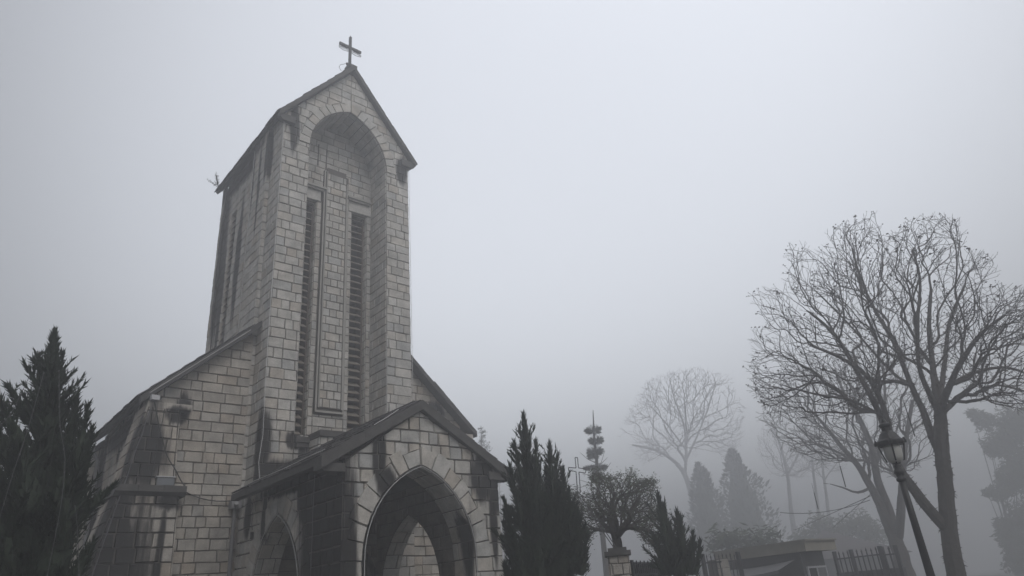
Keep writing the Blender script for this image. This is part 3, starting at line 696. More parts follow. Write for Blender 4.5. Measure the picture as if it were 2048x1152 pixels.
# ------------------------------------------------------------------ trees
def basis(p):
    """horizontal axes at a point: s = sideways as seen from the yard, d = away"""
    v = Vector((p.x-CAM.x, p.y-CAM.y, 0)).normalized(); return Vector((v.y, -v.x, 0)), v
def grow(nodes, par, att, seg, bal, origin, seed=0, jit=.05, first=0, up=.0):
    """join crown points to the limbs, nearest first, weighing the way back to the root (balanced spanning tree)"""
    rng = np.random.RandomState(seed)
    N = [np.array(n, float) for n in nodes]; par = list(par); pl = [0.0]*len(N)
    for i in range(len(N)):
        if par[i] >= 0: pl[i] = pl[par[i]]+np.linalg.norm(N[i]-N[par[i]])
    A = np.array(att, float); o = np.array(origin, float)
    order = np.argsort(np.linalg.norm(A-o, axis=1)+rng.uniform(-.3, .3, len(A)))
    cap = len(N)+len(A)*6; arr = np.full((cap, 3), 1e6); tan = np.zeros((cap, 3)); P = np.full(cap, 1e6); cnt = np.zeros(cap, int)
    arr[:len(N)] = N; P[:len(N)] = pl; P[:first] = 1e6; n = len(N)
    for i in range(n):
        if par[i] >= 0: v = N[i]-N[par[i]]; tan[i] = v/(np.linalg.norm(v)+1e-9)
        else: tan[i] = (0, 0, 1)
    for k in order:
        p = A[k]; d = np.linalg.norm(arr[:n]-p, axis=1)
        cosv = ((p-arr[:n])*tan[:n]).sum(1)/(d+1e-9)
        c = d*(1+.9*(1-cosv))+bal*P[:n]+.5*(cnt[:n] > 2)
        # prefer carrying on outwards
        j = int(np.argmin(c)); dist = d[j]; m = max(1, int(round(dist/seg))); prev = j; q0 = arr[j].copy()
        if m > 12: continue
        t0 = tan[j]*dist*max(0, cosv[j])
        for i in range(1, m+1):
            t = i/m; q = q0+(p-q0)*t + (t0-(p-q0))*(t*(1-t))*.45
            q = q+rng.normal(0, jit*seg, 3); q[2] += up*seg*math.sin(math.pi*t)
            if n >= cap: break
            v = q-arr[prev]; tan[n] = v/(np.linalg.norm(v)+1e-9); arr[n] = q; P[n] = P[prev]+np.linalg.norm(q-arr[prev]); par.append(prev); cnt[prev] += 1; prev = n; n += 1
    return [arr[i] for i in range(n)], par
def tree_mesh(N, par, rtip, rmax_at=None, expo=2.3, fixed=None, wob_=0.0):
    n = len(N); kids = [[] for _ in range(n)]
    for i, p in enumerate(par):
        if p >= 0: kids[p].append(i)
    r = [0.0]*n
    order = list(range(n)); depth = [0]*n
    for i in range(n):
        if par[i] >= 0: depth[i] = depth[par[i]]+1
    for i in sorted(order, key=lambda k: -depth[k]):
        r[i] = rtip if not kids[i] else sum(r[c]**expo for c in kids[i])**(1/expo)+rtip*.02
        if fixed and i in fixed: r[i] = max(min(r[i], fixed[i]*1.0), fixed[i])
    mb = MB()
    # chains
    done = set()
    for i in range(n):
        st = []
        if par[i] < 0: st = [i]
        if par[i] < 0 or len(kids[i]) > 1:
            cs = kids[i]
            for c in cs:
                ch = [i, c]
                while len(kids[ch[-1]]) == 1: ch.append(kids[ch[-1]][0])
                pts = [N[k] for k in ch]; rr = [r[k] for k in ch]; rr[0] = min(r[i], rr[1]*1.15)
                big = rr[1]
                mb.tube(pts, rr, 10 if big > .12 else 7 if big > .05 else 5 if big > .02 else 3, cap=False)
    tips = [i for i in range(n) if not kids[i]]
    return mb, tips, r
def smooth_path(pts, step):
    """pts: list of (Vector, radius). Catmull-Rom resample"""
    out = []
    for i in range(len(pts)-1):
        p0 = pts[max(0, i-1)][0]; p1, r1 = pts[i]; p2, r2 = pts[i+1]; p3 = pts[min(len(pts)-1, i+2)][0]
        n = max(1, int((p2-p1).length/step))
        for k in range(n):
            t = k/n; q = .5*((2*p1)+(p2-p0)*t+(2*p0-5*p1+4*p2-p3)*t*t+(3*p1-p0-3*p2+p3)*t**3)
            out.append((q, r1+(r2-r1)*t))
    out.append(pts[-1]); return out
def bare_tree(name, label, D0, limbs, poly, depth, n_att, seed, step=.2, seg=.2, bal=.35, twig=.18, origin=None, clump=.7, gap=-.08, rtip=.009, pods=0, mat_=None, group=None, foliage=None, up=.12, moss=0, hole=None):
    """limbs: list of (parent limb index or -1, [(px, py, depth offset, radius)...]); crown outline poly in the same view, spread in depth"""
    rng = random.Random(seed); mat_ = mat_ or M['bark']
    base = at(*limbs[0][1][0][:2], D0); base.z = 0
    N = []; par = []; fixed = {}; ends = []; nodes_of = []
    def P3(px, py, dd): return at(px, py, D0+dd)
    for pi, pts in limbs:
        P = [(P3(x, y, dd), r) for x, y, dd, r in pts]
        if pi < 0: P = [(Vector((P[0][0].x, P[0][0].y, -.1)), P[0][1]*1.35)]+P
        S = smooth_path(P, step)
        if pi < 0: prev = -1
        else:
            q = S[0][0]; prev = min(nodes_of[pi], key=lambda k: (Vector(N[k])-q).length)
        mine = []
        for q, r in S:
            j = .07*r
            N.append((q.x+rng.uniform(-j, j), q.y+rng.uniform(-j, j), q.z)); par.append(prev); prev = len(N)-1; fixed[prev] = r*rng.uniform(.98, 1.02); mine.append(prev)
        nodes_of.append(mine)
    # attractors
    xs = [p[0] for p in poly]; ys = [p[1] for p in poly]; cx, cyy = sum(xs)/len(xs), sum(ys)/len(ys); A = []
    def inside(x, y):
        c = False; k = len(poly)
        for i in range(k):
            x1, y1 = poly[i]; x2, y2 = poly[(i+1) % k]
            if (y1 > y) != (y2 > y) and x < (x2-x1)*(y-y1)/(y2-y1)+x1: c = not c
        return c
    hwx, hwy = (max(xs)-min(xs))/2, (max(ys)-min(ys))/2; mx, my = (max(xs)+min(xs))/2, (max(ys)+min(ys))/2
    while len(A) < n_att:
        x = rng.uniform(min(xs), max(xs)); y = rng.uniform(min(ys), max(ys))
        if not inside(x, y): continue
        if hole and hole(x, y) and rng.random() < .8: continue
        e = 1-((x-mx)/hwx)**2*.8-((y-my)/hwy)**2*.5
        dd = depth*math.sqrt(max(.08, e))*rng.uniform(-1, 1)
        q = P3(x, y, dd)
        if mnoise.noise(q*(clump or .6)+Vector((seed, 0, 0))) < gap+rng.uniform(-.12, .12): continue      # clumps and gaps
        A.append(tuple(q))
    o_px = origin or (limbs[0][1][len(limbs[0][1])//2][0], limbs[0][1][len(limbs[0][1])//2][1])
    first = sum(1 for k in nodes_of[0] if N[k][2] < P3(o_px[0], o_px[1], 0).z)
    N, par = grow(N, par, A, seg, bal, P3(o_px[0], o_px[1], 0), seed, first=first)
    for i in range(len(N)) if twig else ():                       # forked twig ends
        pass
    kc = [0]*len(N)
    for q in par:
        if q >= 0: kc[q] += 1
    if twig:
        for i in [k for k in range(len(N)) if kc[k] == 0]:
            p = Vector(N[i]); d = (p-Vector(N[par[i]])).normalized()
            for _ in range(2):
                v = (d+Vector((rng.gauss(0, .5), rng.gauss(0, .5), rng.gauss(.1, .4)))).normalized()*twig*rng.uniform(.6, 1.3)
                N.append(tuple(p+v)); par.append(i)
    mb, tips, r = tree_mesh(N, par, rtip, fixed=fixed)
    root = thing(name, label, 'tree', base, group)
    if moss:
        for _ in range(moss):
            i = rng.randrange(len(N))
            while r[i] < .05: i = rng.randrange(len(N))
            p = Vector(N[i]); d = Vector((rng.uniform(-1, 1), rng.uniform(-1, 1), rng.uniform(-.4, .6))).normalized()
            a = p+d*r[i]*.9; t = a+d*rng.uniform(.04, .12)+Vector((0, 0, rng.uniform(-.08, .04))); s_ = d.orthogonal().normalized()*rng.uniform(.015, .035)
            mb.face([a-s_, t, a+s_]); 
    mb.build('trunk', mat_, root)
    if pods:
        pm = MB()
        for i in tips:
            if rng.random() > pods: continue
            p = Vector(N[i]); s_ = rng.uniform(.018, .042)
            for _ in range(2 if rng.random() < .4 else 1):
                q = p+Vector((rng.uniform(-1, 1), rng.uniform(-1, 1), rng.uniform(-.6, 1)))*.05
                a, b, c = s_*rng.uniform(.7, 1.3), s_*rng.uniform(.7, 1.3), s_*rng.uniform(.6, 1)
                v = [q+Vector((a, 0, 0)), q-Vector((a, 0, 0)), q+Vector((0, b, 0)), q-Vector((0, b, 0)), q+Vector((0, 0, c)), q-Vector((0, 0, c))]
                pm.add(v, [(0,2,4),(2,1,4),(1,3,4),(3,0,4),(2,0,5),(1,2,5),(3,1,5),(0,3,5)])
        if pm.v: tag(pm.build('seed_pods', mat_, root), kind='stuff')
    if foliage:
        fm = MB(); m_, size, per = foliage
        for i in range(len(N)):
            if r[i] > rtip*2.6: continue
            for _ in range(per if rng.random() < .9 else 0):
                p = Vector(N[i])+Vector((rng.gauss(0, 1), rng.gauss(0, 1), rng.gauss(0, 1)))*size*.7
                d = Vector((rng.gauss(0, 1), rng.gauss(0, 1), rng.gauss(.1, .8))).normalized()*size*rng.uniform(.6, 1.3)
                s_ = d.orthogonal().normalized()*size*.18
                fm.face([p-d*.5, p+s_, p+d*.5, p-s_], 0, rng.random())
        fm.build('crown', m_, root)
    return root

# the big bare tree on the right
LM = [(-1, [(1912, 1148, 0, 0.252), (1898, 1060, 0, 0.227), (1890, 960, 0, 0.210), (1882, 880, 0, 0.202), (1880, 820, .1, 0.168), (1866, 740, .3, 0.089), (1858, 650, .5, 0.067), (1862, 580, .6, 0.044)]),
      (0, [(1898, 1060, 0, 0.168), (1868, 1030, -.2, 0.160), (1832, 985, -.4, 0.143), (1800, 940, -.6, 0.134), (1782, 900, -.7, 0.096), (1755, 820, -.9, 0.089), (1712, 740, -1.2, 0.067), (1670, 670, -1.5, 0.052), (1620, 625, -1.8, 0.037)]),
      (0, [(1884, 915, 0, 0.126), (1868, 880, .4, 0.118), (1845, 820, .7, 0.096), (1822, 770, .9, 0.081), (1790, 690, 1.0, 0.067), (1750, 620, 1.1, 0.052), (1722, 560, 1.1, 0.044), (1705, 500, 1.0, 0.030)]),
      (1, [(1782, 900, -.7, 0.089), (1775, 840, -.9, 0.081), (1740, 760, -1.4, 0.067), (1690, 720, -2.0, 0.052), (1620, 690, -2.4, 0.037)]),
      (0, [(1880, 820, .1, 0.126), (1900, 770, -.5, 0.089), (1925, 720, -.9, 0.074), (1960, 670, -1.2, 0.052), (2010, 630, -1.6, 0.037)]),
      (0, [(1882, 830, .1, 0.126), (1860, 790, -.7, 0.081), (1838, 730, -1.3, 0.059), (1835, 650, -1.6, 0.052), (1840, 560, -1.5, 0.037), (1825, 500, -1.5, 0.030)]),
      (4, [(1900, 770, -.5, 0.067), (1950, 745, .4, 0.052), (2010, 735, 1.0, 0.044), (2060, 750, 1.5, 0.030)]),
      (0, [(1880, 800, .1, 0.089), (1890, 720, 1.2, 0.067), (1900, 640, 1.7, 0.052), (1930, 570, 2.0, 0.037)]),
      (1, [(1762, 830, -.9, 0.052), (1700, 800, -1.0, 0.044), (1640, 790, -1.3, 0.037), (1580, 775, -1.5, 0.022)]),
      (2, [(1822, 770, .9, 0.052), (1780, 740, 2.0, 0.044), (1690, 640, 2.6, 0.037), (1640, 590, 2.6, 0.030)])]
bare_tree('bare_tree', 'large bare tree with forked trunk and wide fan crown behind the street lamp', 24, LM,
          [(1490, 668), (1535, 655), (1500, 585), (1575, 572), (1580, 490), (1640, 500), (1655, 462), (1748, 432), (1772, 480), (1830, 430), (1915, 438), (1930, 500), (1985, 515), (2000, 570), (2055, 585), (2130, 640), (2140, 770), (2060, 830), (1960, 800), (1905, 740), (1800, 720), (1740, 800), (1690, 850), (1640, 830), (1560, 850), (1505, 780)],
          4.2, 4300, 7, step=.17, seg=.16, bal=.42, twig=.2, origin=(1860, 880), clump=.7, gap=-.02, rtip=.0046, pods=.22, moss=2500)
# second bare tree behind it
LM2 = [(-1, [(1812, 1148, 0, .42), (1795, 1090, 0, .36), (1782, 1062, 0, .30), (1760, 1010, 0, .22), (1742, 975, 0, .20), (1715, 930, .2, .16), (1680, 890, .4, .12), (1640, 840, .6, .08), (1610, 810, .8, .06)]),
       (0, [(1790, 1075, 0, .26), (1778, 1020, .5, .22), (1755, 960, .7, .20), (1745, 900, .8, .18), (1720, 840, 1.0, .14), (1690, 790, 1.2, .09), (1670, 740, 1.4, .06)]),
       (0, [(1796, 1080, 0, .24), (1802, 1020, -.5, .2), (1805, 960, -.8, .17), (1812, 880, -1, .12), (1825, 800, -1, .08)]),
       (1, [(1750, 930, .8, .14), (1765, 880, 1, .12), (1770, 800, 1.2, .08), (1765, 720, 1.2, .06)]),
       (0, [(1742, 975, 0, .08), (1715, 985, -.7, .065), (1685, 975, -1.2, .04), (1660, 968, -1.4, .02)])]
bare_tree('bare_tree', 'mid-sized bare tree with three leaning stems left of the street lamp', 42, LM2,
          [(1510, 830), (1530, 760), (1600, 720), (1700, 680), (1800, 700), (1880, 760), (1880, 900), (1800, 960), (1700, 920), (1640, 930), (1560, 890)],
          4.5, 1900, 17, step=.26, seg=.26, twig=.26, origin=(1760, 980), rtip=.0075, clump=.5, pods=0, moss=500)
# faint large tree in the fog
LM3 = [(-1, [(1402, 1070, 0, .75), (1385, 1000, 0, .6), (1370, 950, 0, .52), (1345, 920, .5, .38), (1310, 900, 1, .28), (1265, 890, 1.5, .18)]),
       (0, [(1370, 955, 0, .35), (1372, 900, 0, .3), (1368, 850, 0, .22), (1350, 800, 0, .15), (1340, 760, 0, .1)]),
       (1, [(1372, 920, 0, .25), (1395, 870, 1, .2), (1415, 820, 1.5, .14), (1430, 770, 2, .1)]),
       (1, [(1372, 900, 0, .2), (1335, 850, -2, .15), (1300, 810, -3, .1)])]
bare_tree('bare_tree', 'tall faint bare tree deep in the fog, left of the pointed conifers', 150, LM3,
          [(1232, 890), (1260, 820), (1300, 760), (1380, 735), (1450, 750), (1490, 820), (1480, 890), (1420, 930), (1360, 900), (1290, 930)],
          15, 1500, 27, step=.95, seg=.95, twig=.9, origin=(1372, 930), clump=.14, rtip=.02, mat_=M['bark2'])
LM4 = [(-1, [(1588, 1060, 0, .4), (1580, 1000, 0, .3), (1575, 950, 0, .26), (1560, 890, 0, .18), (1545, 850, 0, .1)]),
       (0, [(1575, 950, 0, .2), (1600, 900, 1, .16), (1615, 850, 1, .1)])]
bare_tree('bare_tree', 'thin bare tree fading in the fog right of the pointed conifers', 125, LM4,
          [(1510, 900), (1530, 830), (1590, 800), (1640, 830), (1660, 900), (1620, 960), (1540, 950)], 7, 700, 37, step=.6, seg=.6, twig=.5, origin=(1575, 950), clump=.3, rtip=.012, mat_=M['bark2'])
for i, (x, lab) in enumerate(((1628, 'slim foggy tree trunk, left one of the pair behind the kiosk'), (1648, 'slim foggy tree trunk, right one of the pair behind the kiosk'))):
    bare_tree('bare_tree', lab, 115, [(-1, [(x+14, 1060, 0, .28), (x+6, 1000, 0, .22), (x-2, 940, 0, .18), (x-6, 880, 0, .1)])],
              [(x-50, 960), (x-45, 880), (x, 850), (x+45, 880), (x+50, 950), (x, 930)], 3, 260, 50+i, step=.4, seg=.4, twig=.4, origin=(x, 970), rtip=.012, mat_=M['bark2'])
# leafy little tree over the gate pillar
LM5 = [(-1, [(1240, 1148, 0, .14), (1236, 1095, 0, .12), (1231, 1070, 0, .11), (1222, 1040, .1, .08), (1224, 1010, .1, .05), (1232, 990, .1, .035)]),
       (0, [(1233, 1075, 0, .09), (1252, 1055, -.3, .07), (1285, 1058, -.5, .05), (1310, 1070, -.6, .03)]),
       (0, [(1231, 1068, 0, .08), (1208, 1050, .3, .06), (1190, 1020, .5, .04)]),
       (1, [(1252, 1055, -.3, .06), (1262, 1020, -.2, .04), (1280, 990, 0, .03)])]
bare_tree('shrubby_tree', 'small twisted leafy tree with dense twigs behind the stone gate pillar', 18, LM5,
          [(1150, 1060), (1142, 985), (1180, 965), (1182, 938), (1225, 955), (1262, 940), (1280, 962), (1312, 958), (1305, 1000), (1340, 1040), (1325, 1100), (1290, 1088), (1262, 1040), (1235, 1035), (1200, 1060), (1165, 1095)],
          1.5, 1700, 47, step=.085, seg=.085, twig=.09, origin=(1236, 1060), clump=1.6, gap=-.02, rtip=.004, foliage=(M['leaf'], .075, 2))

# juniper-like conifers made of upright plumes
def plume(mb, p0, p1, r0, rng, dens=1.0, bend=None, tl=.16):
    ax_ = (p1-p0); L_ = ax_.length; ax_.normalize(); a = ax_.orthogonal().normalized(); b = ax_.cross(a)
    bend = bend or Vector((0, 0, 0))
    n = max(10, int(L_*r0*900*dens))
    def C(t): return p0.lerp(p1, t)+bend*(t*t)
    # ragged solid core
    K = 7; prevr = None; ring = []
    for i in range(K):
        t = i/(K-1); c = C(t); rr = r0*(1-t)**.8*(.55 if i else .4)
        ring.append([c+(a*math.cos(j*math.pi/3)+b*math.sin(j*math.pi/3))*rr*rng.uniform(.7, 1.25) for j in range(6)])
    for i in range(K-1):
        for j in range(6): mb.face([ring[i][j], ring[i][(j+1) % 6], ring[i+1][(j+1) % 6], ring[i+1][j]], 0, rng.random())
    for _ in range(n):
        t = rng.random()**.85; an = rng.uniform(0, 2*math.pi); rad_ = a*math.cos(an)+b*math.sin(an)
        rr = r0*((1-t)**.75)*(.6+.25*math.sin(t*23+an*2))*rng.uniform(.7, 1.25)+.01
        p = C(t)+rad_*rr; l_ = tl*rng.uniform(.5, 1.3)
        d = (ax_*.85+rad_*rng.uniform(.25, .9)+Vector((0, 0, .25))).normalized()*l_
        s_ = d.cross(rad_+Vector((.01, .02, .3))).normalized()*l_*.17; s2 = d.cross(s_).normalized()*l_*.13
        mb.face([p-d*.3-s_, p+d, p-d*.3+s_], 0, rng.random()); mb.face([p-d*.3-s2, p+d*.85, p-d*.3+s2], 0, rng.random())
def juniper(label, D0, main, seed, extra=26, spread=(60, 60), dens=1.0, name='juniper', group=None, tl=.105, wind=-.25, base_px=None, trunk_r=.12, hmax=.34):
    """main: [(x0,y0,x1,y1,r_metres,depth)] plumes seen in the view; extra plumes fill round the axis"""
    rng = random.Random(seed); bx, by = base_px
    base = at(bx, by, D0); base.z = 0
    root = thing(name, label, 'tree', base, group); mb = MB(); s, d = basis(base)
    for (x0, y0, x1, y1, r, dd) in main:
        p0 = at(x0, y0, D0+dd*.4); p1 = at(x1, y1, D0+dd)
        plume(mb, p0, p1, r, rng, dens, s*wind*.3*(p1-p0).length*.3, tl)
        # side sprays
        Lp = (p1-p0).length
        for k in range(int(3+Lp*6.5)):
            t = rng.uniform(.03, .85); q = p0.lerp(p1, t); an = rng.uniform(0, 2*math.pi)
            out = (s*math.cos(an)+d*math.sin(an)); l2 = (.28+.75*(1-t))*rng.uniform(.5, 1.0)*min(1, Lp/2.2)
            up_ = Vector((0, 0, 1))*rng.uniform(.7, 1.3)
            plume(mb, q+out*r*.3*(1-t), q+out*(r*(1-t)*1.0+l2*.42)+up_*l2*.95+s*wind*l2*.5, r*.26*(1.15-t), rng, dens*1.6, None, tl*.85)
    top = max(main, key=lambda q: -q[3]); ht = at(top[2], top[3], D0).z
    for k in range(extra):
        an = 2*math.pi*k/extra+rng.uniform(-.3, .3); out = s*math.cos(an)+d*math.sin(an)
        rr = spread[0]*rng.uniform(.35, 1); h0 = ht*rng.uniform(.0, hmax)
        p0 = base+out*rr*.45+Vector((0, 0, h0)); p1 = base+out*rr*1.1+Vector((0, 0, h0+ht*rng.uniform(.2, .34)*(1.25-rr/spread[0]*.4)))+s*wind*.5
        plume(mb, p0, p1, .34*rng.uniform(.8, 1.2), rng, dens, None, tl)
    mb.build('crown', M['juniper'], root)
    t = MB(); t.tube([base, base+Vector((0, 0, ht*.45)), base+Vector((.1, 0, ht*.8))], [trunk_r, trunk_r*.7, .02], 8); t.build('trunk', M['bark'], root)
    return root
juniper('dark juniper with one tall flame-shaped tip, right beside the porch', 14,
        [(1062, 1100, 1052, 826, .30, 0), (1056, 960, 1041, 848, .10, 0), (1050, 1000, 1030, 880, .13, -.2), (1046, 1060, 1021, 925, .17, -.3), (1035, 1110, 1010, 995, .17, -.2), (1072, 1000, 1074, 880, .16, .2), (1080, 1100, 1078, 930, .34, .3), (1062, 1140, 1060, 940, .45, 0), (1090, 1148, 1095, 990, .4, .2), (1040, 1150, 1006, 1075, .22, 0)], 61,
        extra=18, spread=(.62, 1), base_px=(1068, 1148))
juniper('dark juniper with a shorter narrow tip, second to the right of the porch', 14.4,
        [(1112, 1120, 1103, 885, .26, 0), (1112, 1000, 1112, 915, .14, .2), (1125, 1080, 1128, 935, .24, .2), (1140, 1120, 1140, 975, .28, .1), (1150, 1148, 1158, 1015, .26, 0), (1160, 1150, 1176, 1065, .22, -.1), (1104, 1050, 1094, 935, .2, .2), (1120, 1148, 1115, 970, .42, 0)], 62,
        extra=18, spread=(.62, 1), base_px=(1122, 1148))
juniper('low dark juniper with ragged leaning tips between the pillar and the kiosk', 16,
        [(1345, 1148, 1318, 985, .22, 0), (1340, 1090, 1330, 1010, .12, .2), (1362, 1148, 1356, 1020, .22, .1), (1372, 1148, 1362, 1030, .2, -.1), (1382, 1150, 1388, 1062, .18, .1), (1390, 1150, 1403, 1078, .13, 0), (1335, 1150, 1308, 1065, .24, 0), (1350, 1150, 1342, 1055, .32, 0)], 63,
        extra=14, spread=(.6, .8), base_px=(1352, 1150))
juniper('big dark juniper with tall tip and curved side tips left of the church', 12,
        [(98, 1000, 118, 662, .34, 0), (95, 900, 108, 690, .36, 0), (112, 800, 128, 705, .12, .1), (100, 770, 62, 712, .10, .1), (95, 810, 50, 722, .13, -.1), (90, 760, 72, 700, .08, .2), (85, 880, 14, 763, .17, -.2), (60, 940, 2, 792, .22, -.3), (40, 960, -15, 840, .24, -.2),
         (132, 940, 158, 788, .20, .2), (140, 930, 150, 812, .14, .3), (142, 980, 182, 805, .17, -.2), (150, 1010, 190, 850, .16, .1), (150, 960, 178, 870, .14, .1), (80, 1100, 92, 850, .62, 0), (50, 1100, 40, 880, .6, -.5), (118, 1100, 132, 880, .36, -.3), (10, 1100, -20, 900, .55, 0), (10, 1148, -30, 980, .5, .3), (118, 1148, 150, 950, .28, .2), (80, 1148, 85, 950, .75, 0)], 64,
        extra=34, spread=(.85, 1), base_px=(48, 1148), tl=.10, dens=1.0, trunk_r=.2, hmax=.30)
# pointed conifers in the fog
def cone_tree(label, D0, px, ytop, wpx, seed, group=None, name='conifer', ybase=1120, mat_=None, dens=1.0, shape=.8, blob=.5):
    rng = random.Random(seed); base = at(px, ybase, D0); base.z = 0; top = at(px, ytop, D0); ht = top.z
    W = wpx/FPX*D0*1.05; root = thing(name, label, 'tree', base, group); mb = MB()
    n = int(2600*dens)
    for _ in range(n):
        t = rng.random()**.8*.98; an = rng.uniform(0, 2*math.pi)
        rr = W*(1-t)**shape*(.85+.6*mnoise.noise(Vector((math.cos(an)*1.6, math.sin(an)*1.6, t*7+seed)))+.10*math.sin(an*3-t*21))*rng.uniform(.7, 1.12)
        p = Vector((base.x+math.cos(an)*rr, base.y+math.sin(an)*rr, ht*(.03+.97*t)))
        out_ = Vector((math.cos(an), math.sin(an), .9)).normalized(); l_ = blob*rng.uniform(.5, 1.1)
        s_ = out_.cross(Vector((rng.uniform(-1, 1), rng.uniform(-1, 1), rng.uniform(-1, 1)))).normalized()*l_*.35
        mb.face([p-out_*l_*.5-s_, p+out_*l_*.7, p-out_*l_*.5+s_], 0, rng.random())
    K = 9
    prev = None
    for i in range(K):
        t = i/(K-1); ring = [Vector((base.x+math.cos(j*.5236)*W*.55*(1-t)**shape*rng.uniform(.8, 1.1), base.y+math.sin(j*.5236)*W*.55*(1-t)**shape*rng.uniform(.8, 1.1), ht*.97*t+.05)) for j in range(12)]
        if prev:
            for j in range(12): mb.face([prev[j], prev[(j+1) % 12], ring[(j+1) % 12], ring[j]])
        prev = ring
    mb.build('crown', mat_ or M['juniper'], root)
    t_ = MB(); t_.tube([base, base+Vector((0, 0, ht*.5))], [.2, .08], 8); t_.build('trunk', M['bark'], root)
cone_tree('pointed bushy conifer in the fog, left one of the two', 96, 1430, 916, 74, 71, 'pointed conifers in the fog', ybase=1110)
cone_tree('pointed bushy conifer in the fog, right and taller one of the two', 100, 1508, 886, 96, 72, 'pointed conifers in the fog', ybase=1110)
# tiered tree (clipped clumps on a mast) and the faint spruce by the porch
rng = random.Random(6)
tb = at(1205, 1100, 42); tb.z = 0
tt = thing('tiered_tree', 'slim conifer with separate round foliage clumps stacked on its bare stem', 'tree', tb)
mb = MB(); TP = [at(1186, 820, 42), at(1188, 870, 42), at(1193, 920, 42), at(1198, 1000, 42), tb]
mb.tube(TP, [.02, .07, .1, .13, .2], 7)
for (x0, y0, x1, y1) in ((1190, 925, 1160, 905), (1192, 930, 1215, 915), (1195, 955, 1222, 925), (1192, 945, 1165, 948), (1195, 940, 1210, 900), (1196, 965, 1160, 960)):
    a, b = at(x0, y0, 42), at(x1, y1, 42+rng.uniform(-.8, .8)); mb.tube([a, a.lerp(b, .5)-Vector((0, 0, .1)), b], [.03, .02, .01], 4)
mb.build('trunk', M['bark'], tt)
mb = MB()
for (x, y, rx, rz) in ((1186, 860, .5, .3), (1192, 881, .44, .25), (1190, 902, .5, .3), (1186, 912, .3, .16), (1200, 935, .4, .18), (1180, 936, .35, .12), (1195, 956, .45, .16)):
    c = at(x, y, 42+rng.uniform(-.2, .2)); s, d = basis(c)
    for _ in range(420):
        v = Vector((rng.gauss(0, 1), rng.gauss(0, 1), rng.gauss(0, 1))).normalized(); u = rng.random()**.4
        p = c+Vector((v.x*rx, v.y*rx, v.z*rz))*u; dd = (v+Vector((0, 0, .3))).normalized()*.16*rng.uniform(.6, 1.2); s_ = dd.orthogonal().normalized()*.06
        mb.face([p-s_, p+dd, p+s_, p-dd*.4], 0, rng.random())
mb.build('crown', M['juniper'], tt)
def spruce(label, D0, px, ytop, ybot, wpx, seed):
    rng = random.Random(seed); base = at(px, 1100, D0); base.z = 0; top = at(px, ytop, D0); W = wpx/FPX*D0
    root = thing('spruce', label, 'tree', base); mb = MB(); tk = MB(); tk.tube([base, top], [.22, .02], 7)
    z0 = at(px, ybot, D0).z; zz = z0
    while zz < top.z-.1:
        t = (zz-z0)/(top.z-z0)
        for k in range(6):
            an = rng.uniform(0, 6.28); l_ = W*(1-t)**.8*rng.uniform(.45, 1.25); c = Vector((top.x, top.y, zz)); d = Vector((math.cos(an), math.sin(an), rng.uniform(.3, .9)))
            e = c+d*l_; tk.tube([c, e], [.03, .008], 3)
            for _ in range(int(4+40*l_)):
                u = rng.uniform(.25, 1.05); p = c.lerp(e, u)+Vector((rng.gauss(0, .1), rng.gauss(0, .1), rng.gauss(0, .07))); v = (d+Vector((rng.gauss(0, .7), rng.gauss(0, .7), rng.gauss(.3, .5)))).normalized()*.2
                s_ = v.orthogonal().normalized()*.04; mb.face([p-s_, p+v, p+s_], 0, rng.random())
        zz += .42
    mb.build('crown', M['leaf'], root); tk.build('trunk', M['bark'], root)
spruce('faint open-branched spruce in the fog behind the porch roof', 66, 962, 852, 1060, 45, 81)
# dark leafy masses at the far right
def broad_tree(label, D0, px, ybase, lobes, seed, name='broadleaf_tree', leaf=.22, n=900, m_=None):
    rng = random.Random(seed); base = at(px, ybase, D0); base.z = 0
    root = thing(name, label, 'tree', base); mb = MB(); tk = MB()
    for (x, y, r, dd) in lobes:
        c = at(x, y, D0+dd); tk.tube([base+Vector((0, 0, min(1.2, c.z*.3))), base.lerp(c, .5)+Vector((0, 0, .5)), c], [.08, .05, .02], 6, cap=False)
        for _ in range(int(n*r*r)):
            v = Vector((rng.gauss(0, 1), rng.gauss(0, 1), rng.gauss(0, .8))).normalized(); u = rng.random()**.45
            q = mnoise.noise(v*2.2+Vector((x*.1, y*.1, 0)))
            p = c+v*r*u*(1+.55*q); dd_ = Vector((rng.gauss(0, 1), rng.gauss(0, 1), rng.gauss(0, .7))).normalized()*leaf*rng.uniform(.5, 1.2); s_ = dd_.orthogonal().normalized()*leaf*.3
            mb.face([p-dd_, p+s_, p+dd_, p-s_], 0, rng.random())
    mb.build('crown', m_ or M['leaf'], root); tk.tube([base, base+Vector((0, 0, 1.4))], [.22, .17], 8); tk.build('trunk', M['bark'], root)
broad_tree('dark leafy tree fading in fog at the right edge, behind the bare tree', 84, 2040, 1150,
           [(2035, 850, 2.0, 0), (2000, 890, 1.4, .5), (2065, 930, 2.3, 0), (2028, 960, 1.6, -.5), (1998, 985, .9, 0), (2062, 1040, 2.0, .5), (2035, 1080, 1.6, 0), (2065, 1120, 2.2, 0), (1968, 842, 1.0, .6), (1945, 828, .6, .6), (2006, 1050, .8, 0), (1985, 900, .7, 1), (1975, 985, .5, 0)], 91, leaf=.34, n=520)
broad_tree('low bushy tree in fog behind the kiosk and fence', 80, 1700, 1100, [(1690, 1060, 1.6, 0), (1720, 1045, 1.4, 1), (1745, 1070, 1.6, 0), (1660, 1075, 1.3, 0), (1640, 1050, 1.3, 0), (1610, 1080, 1.5, 0)], 92, leaf=.3, n=260)
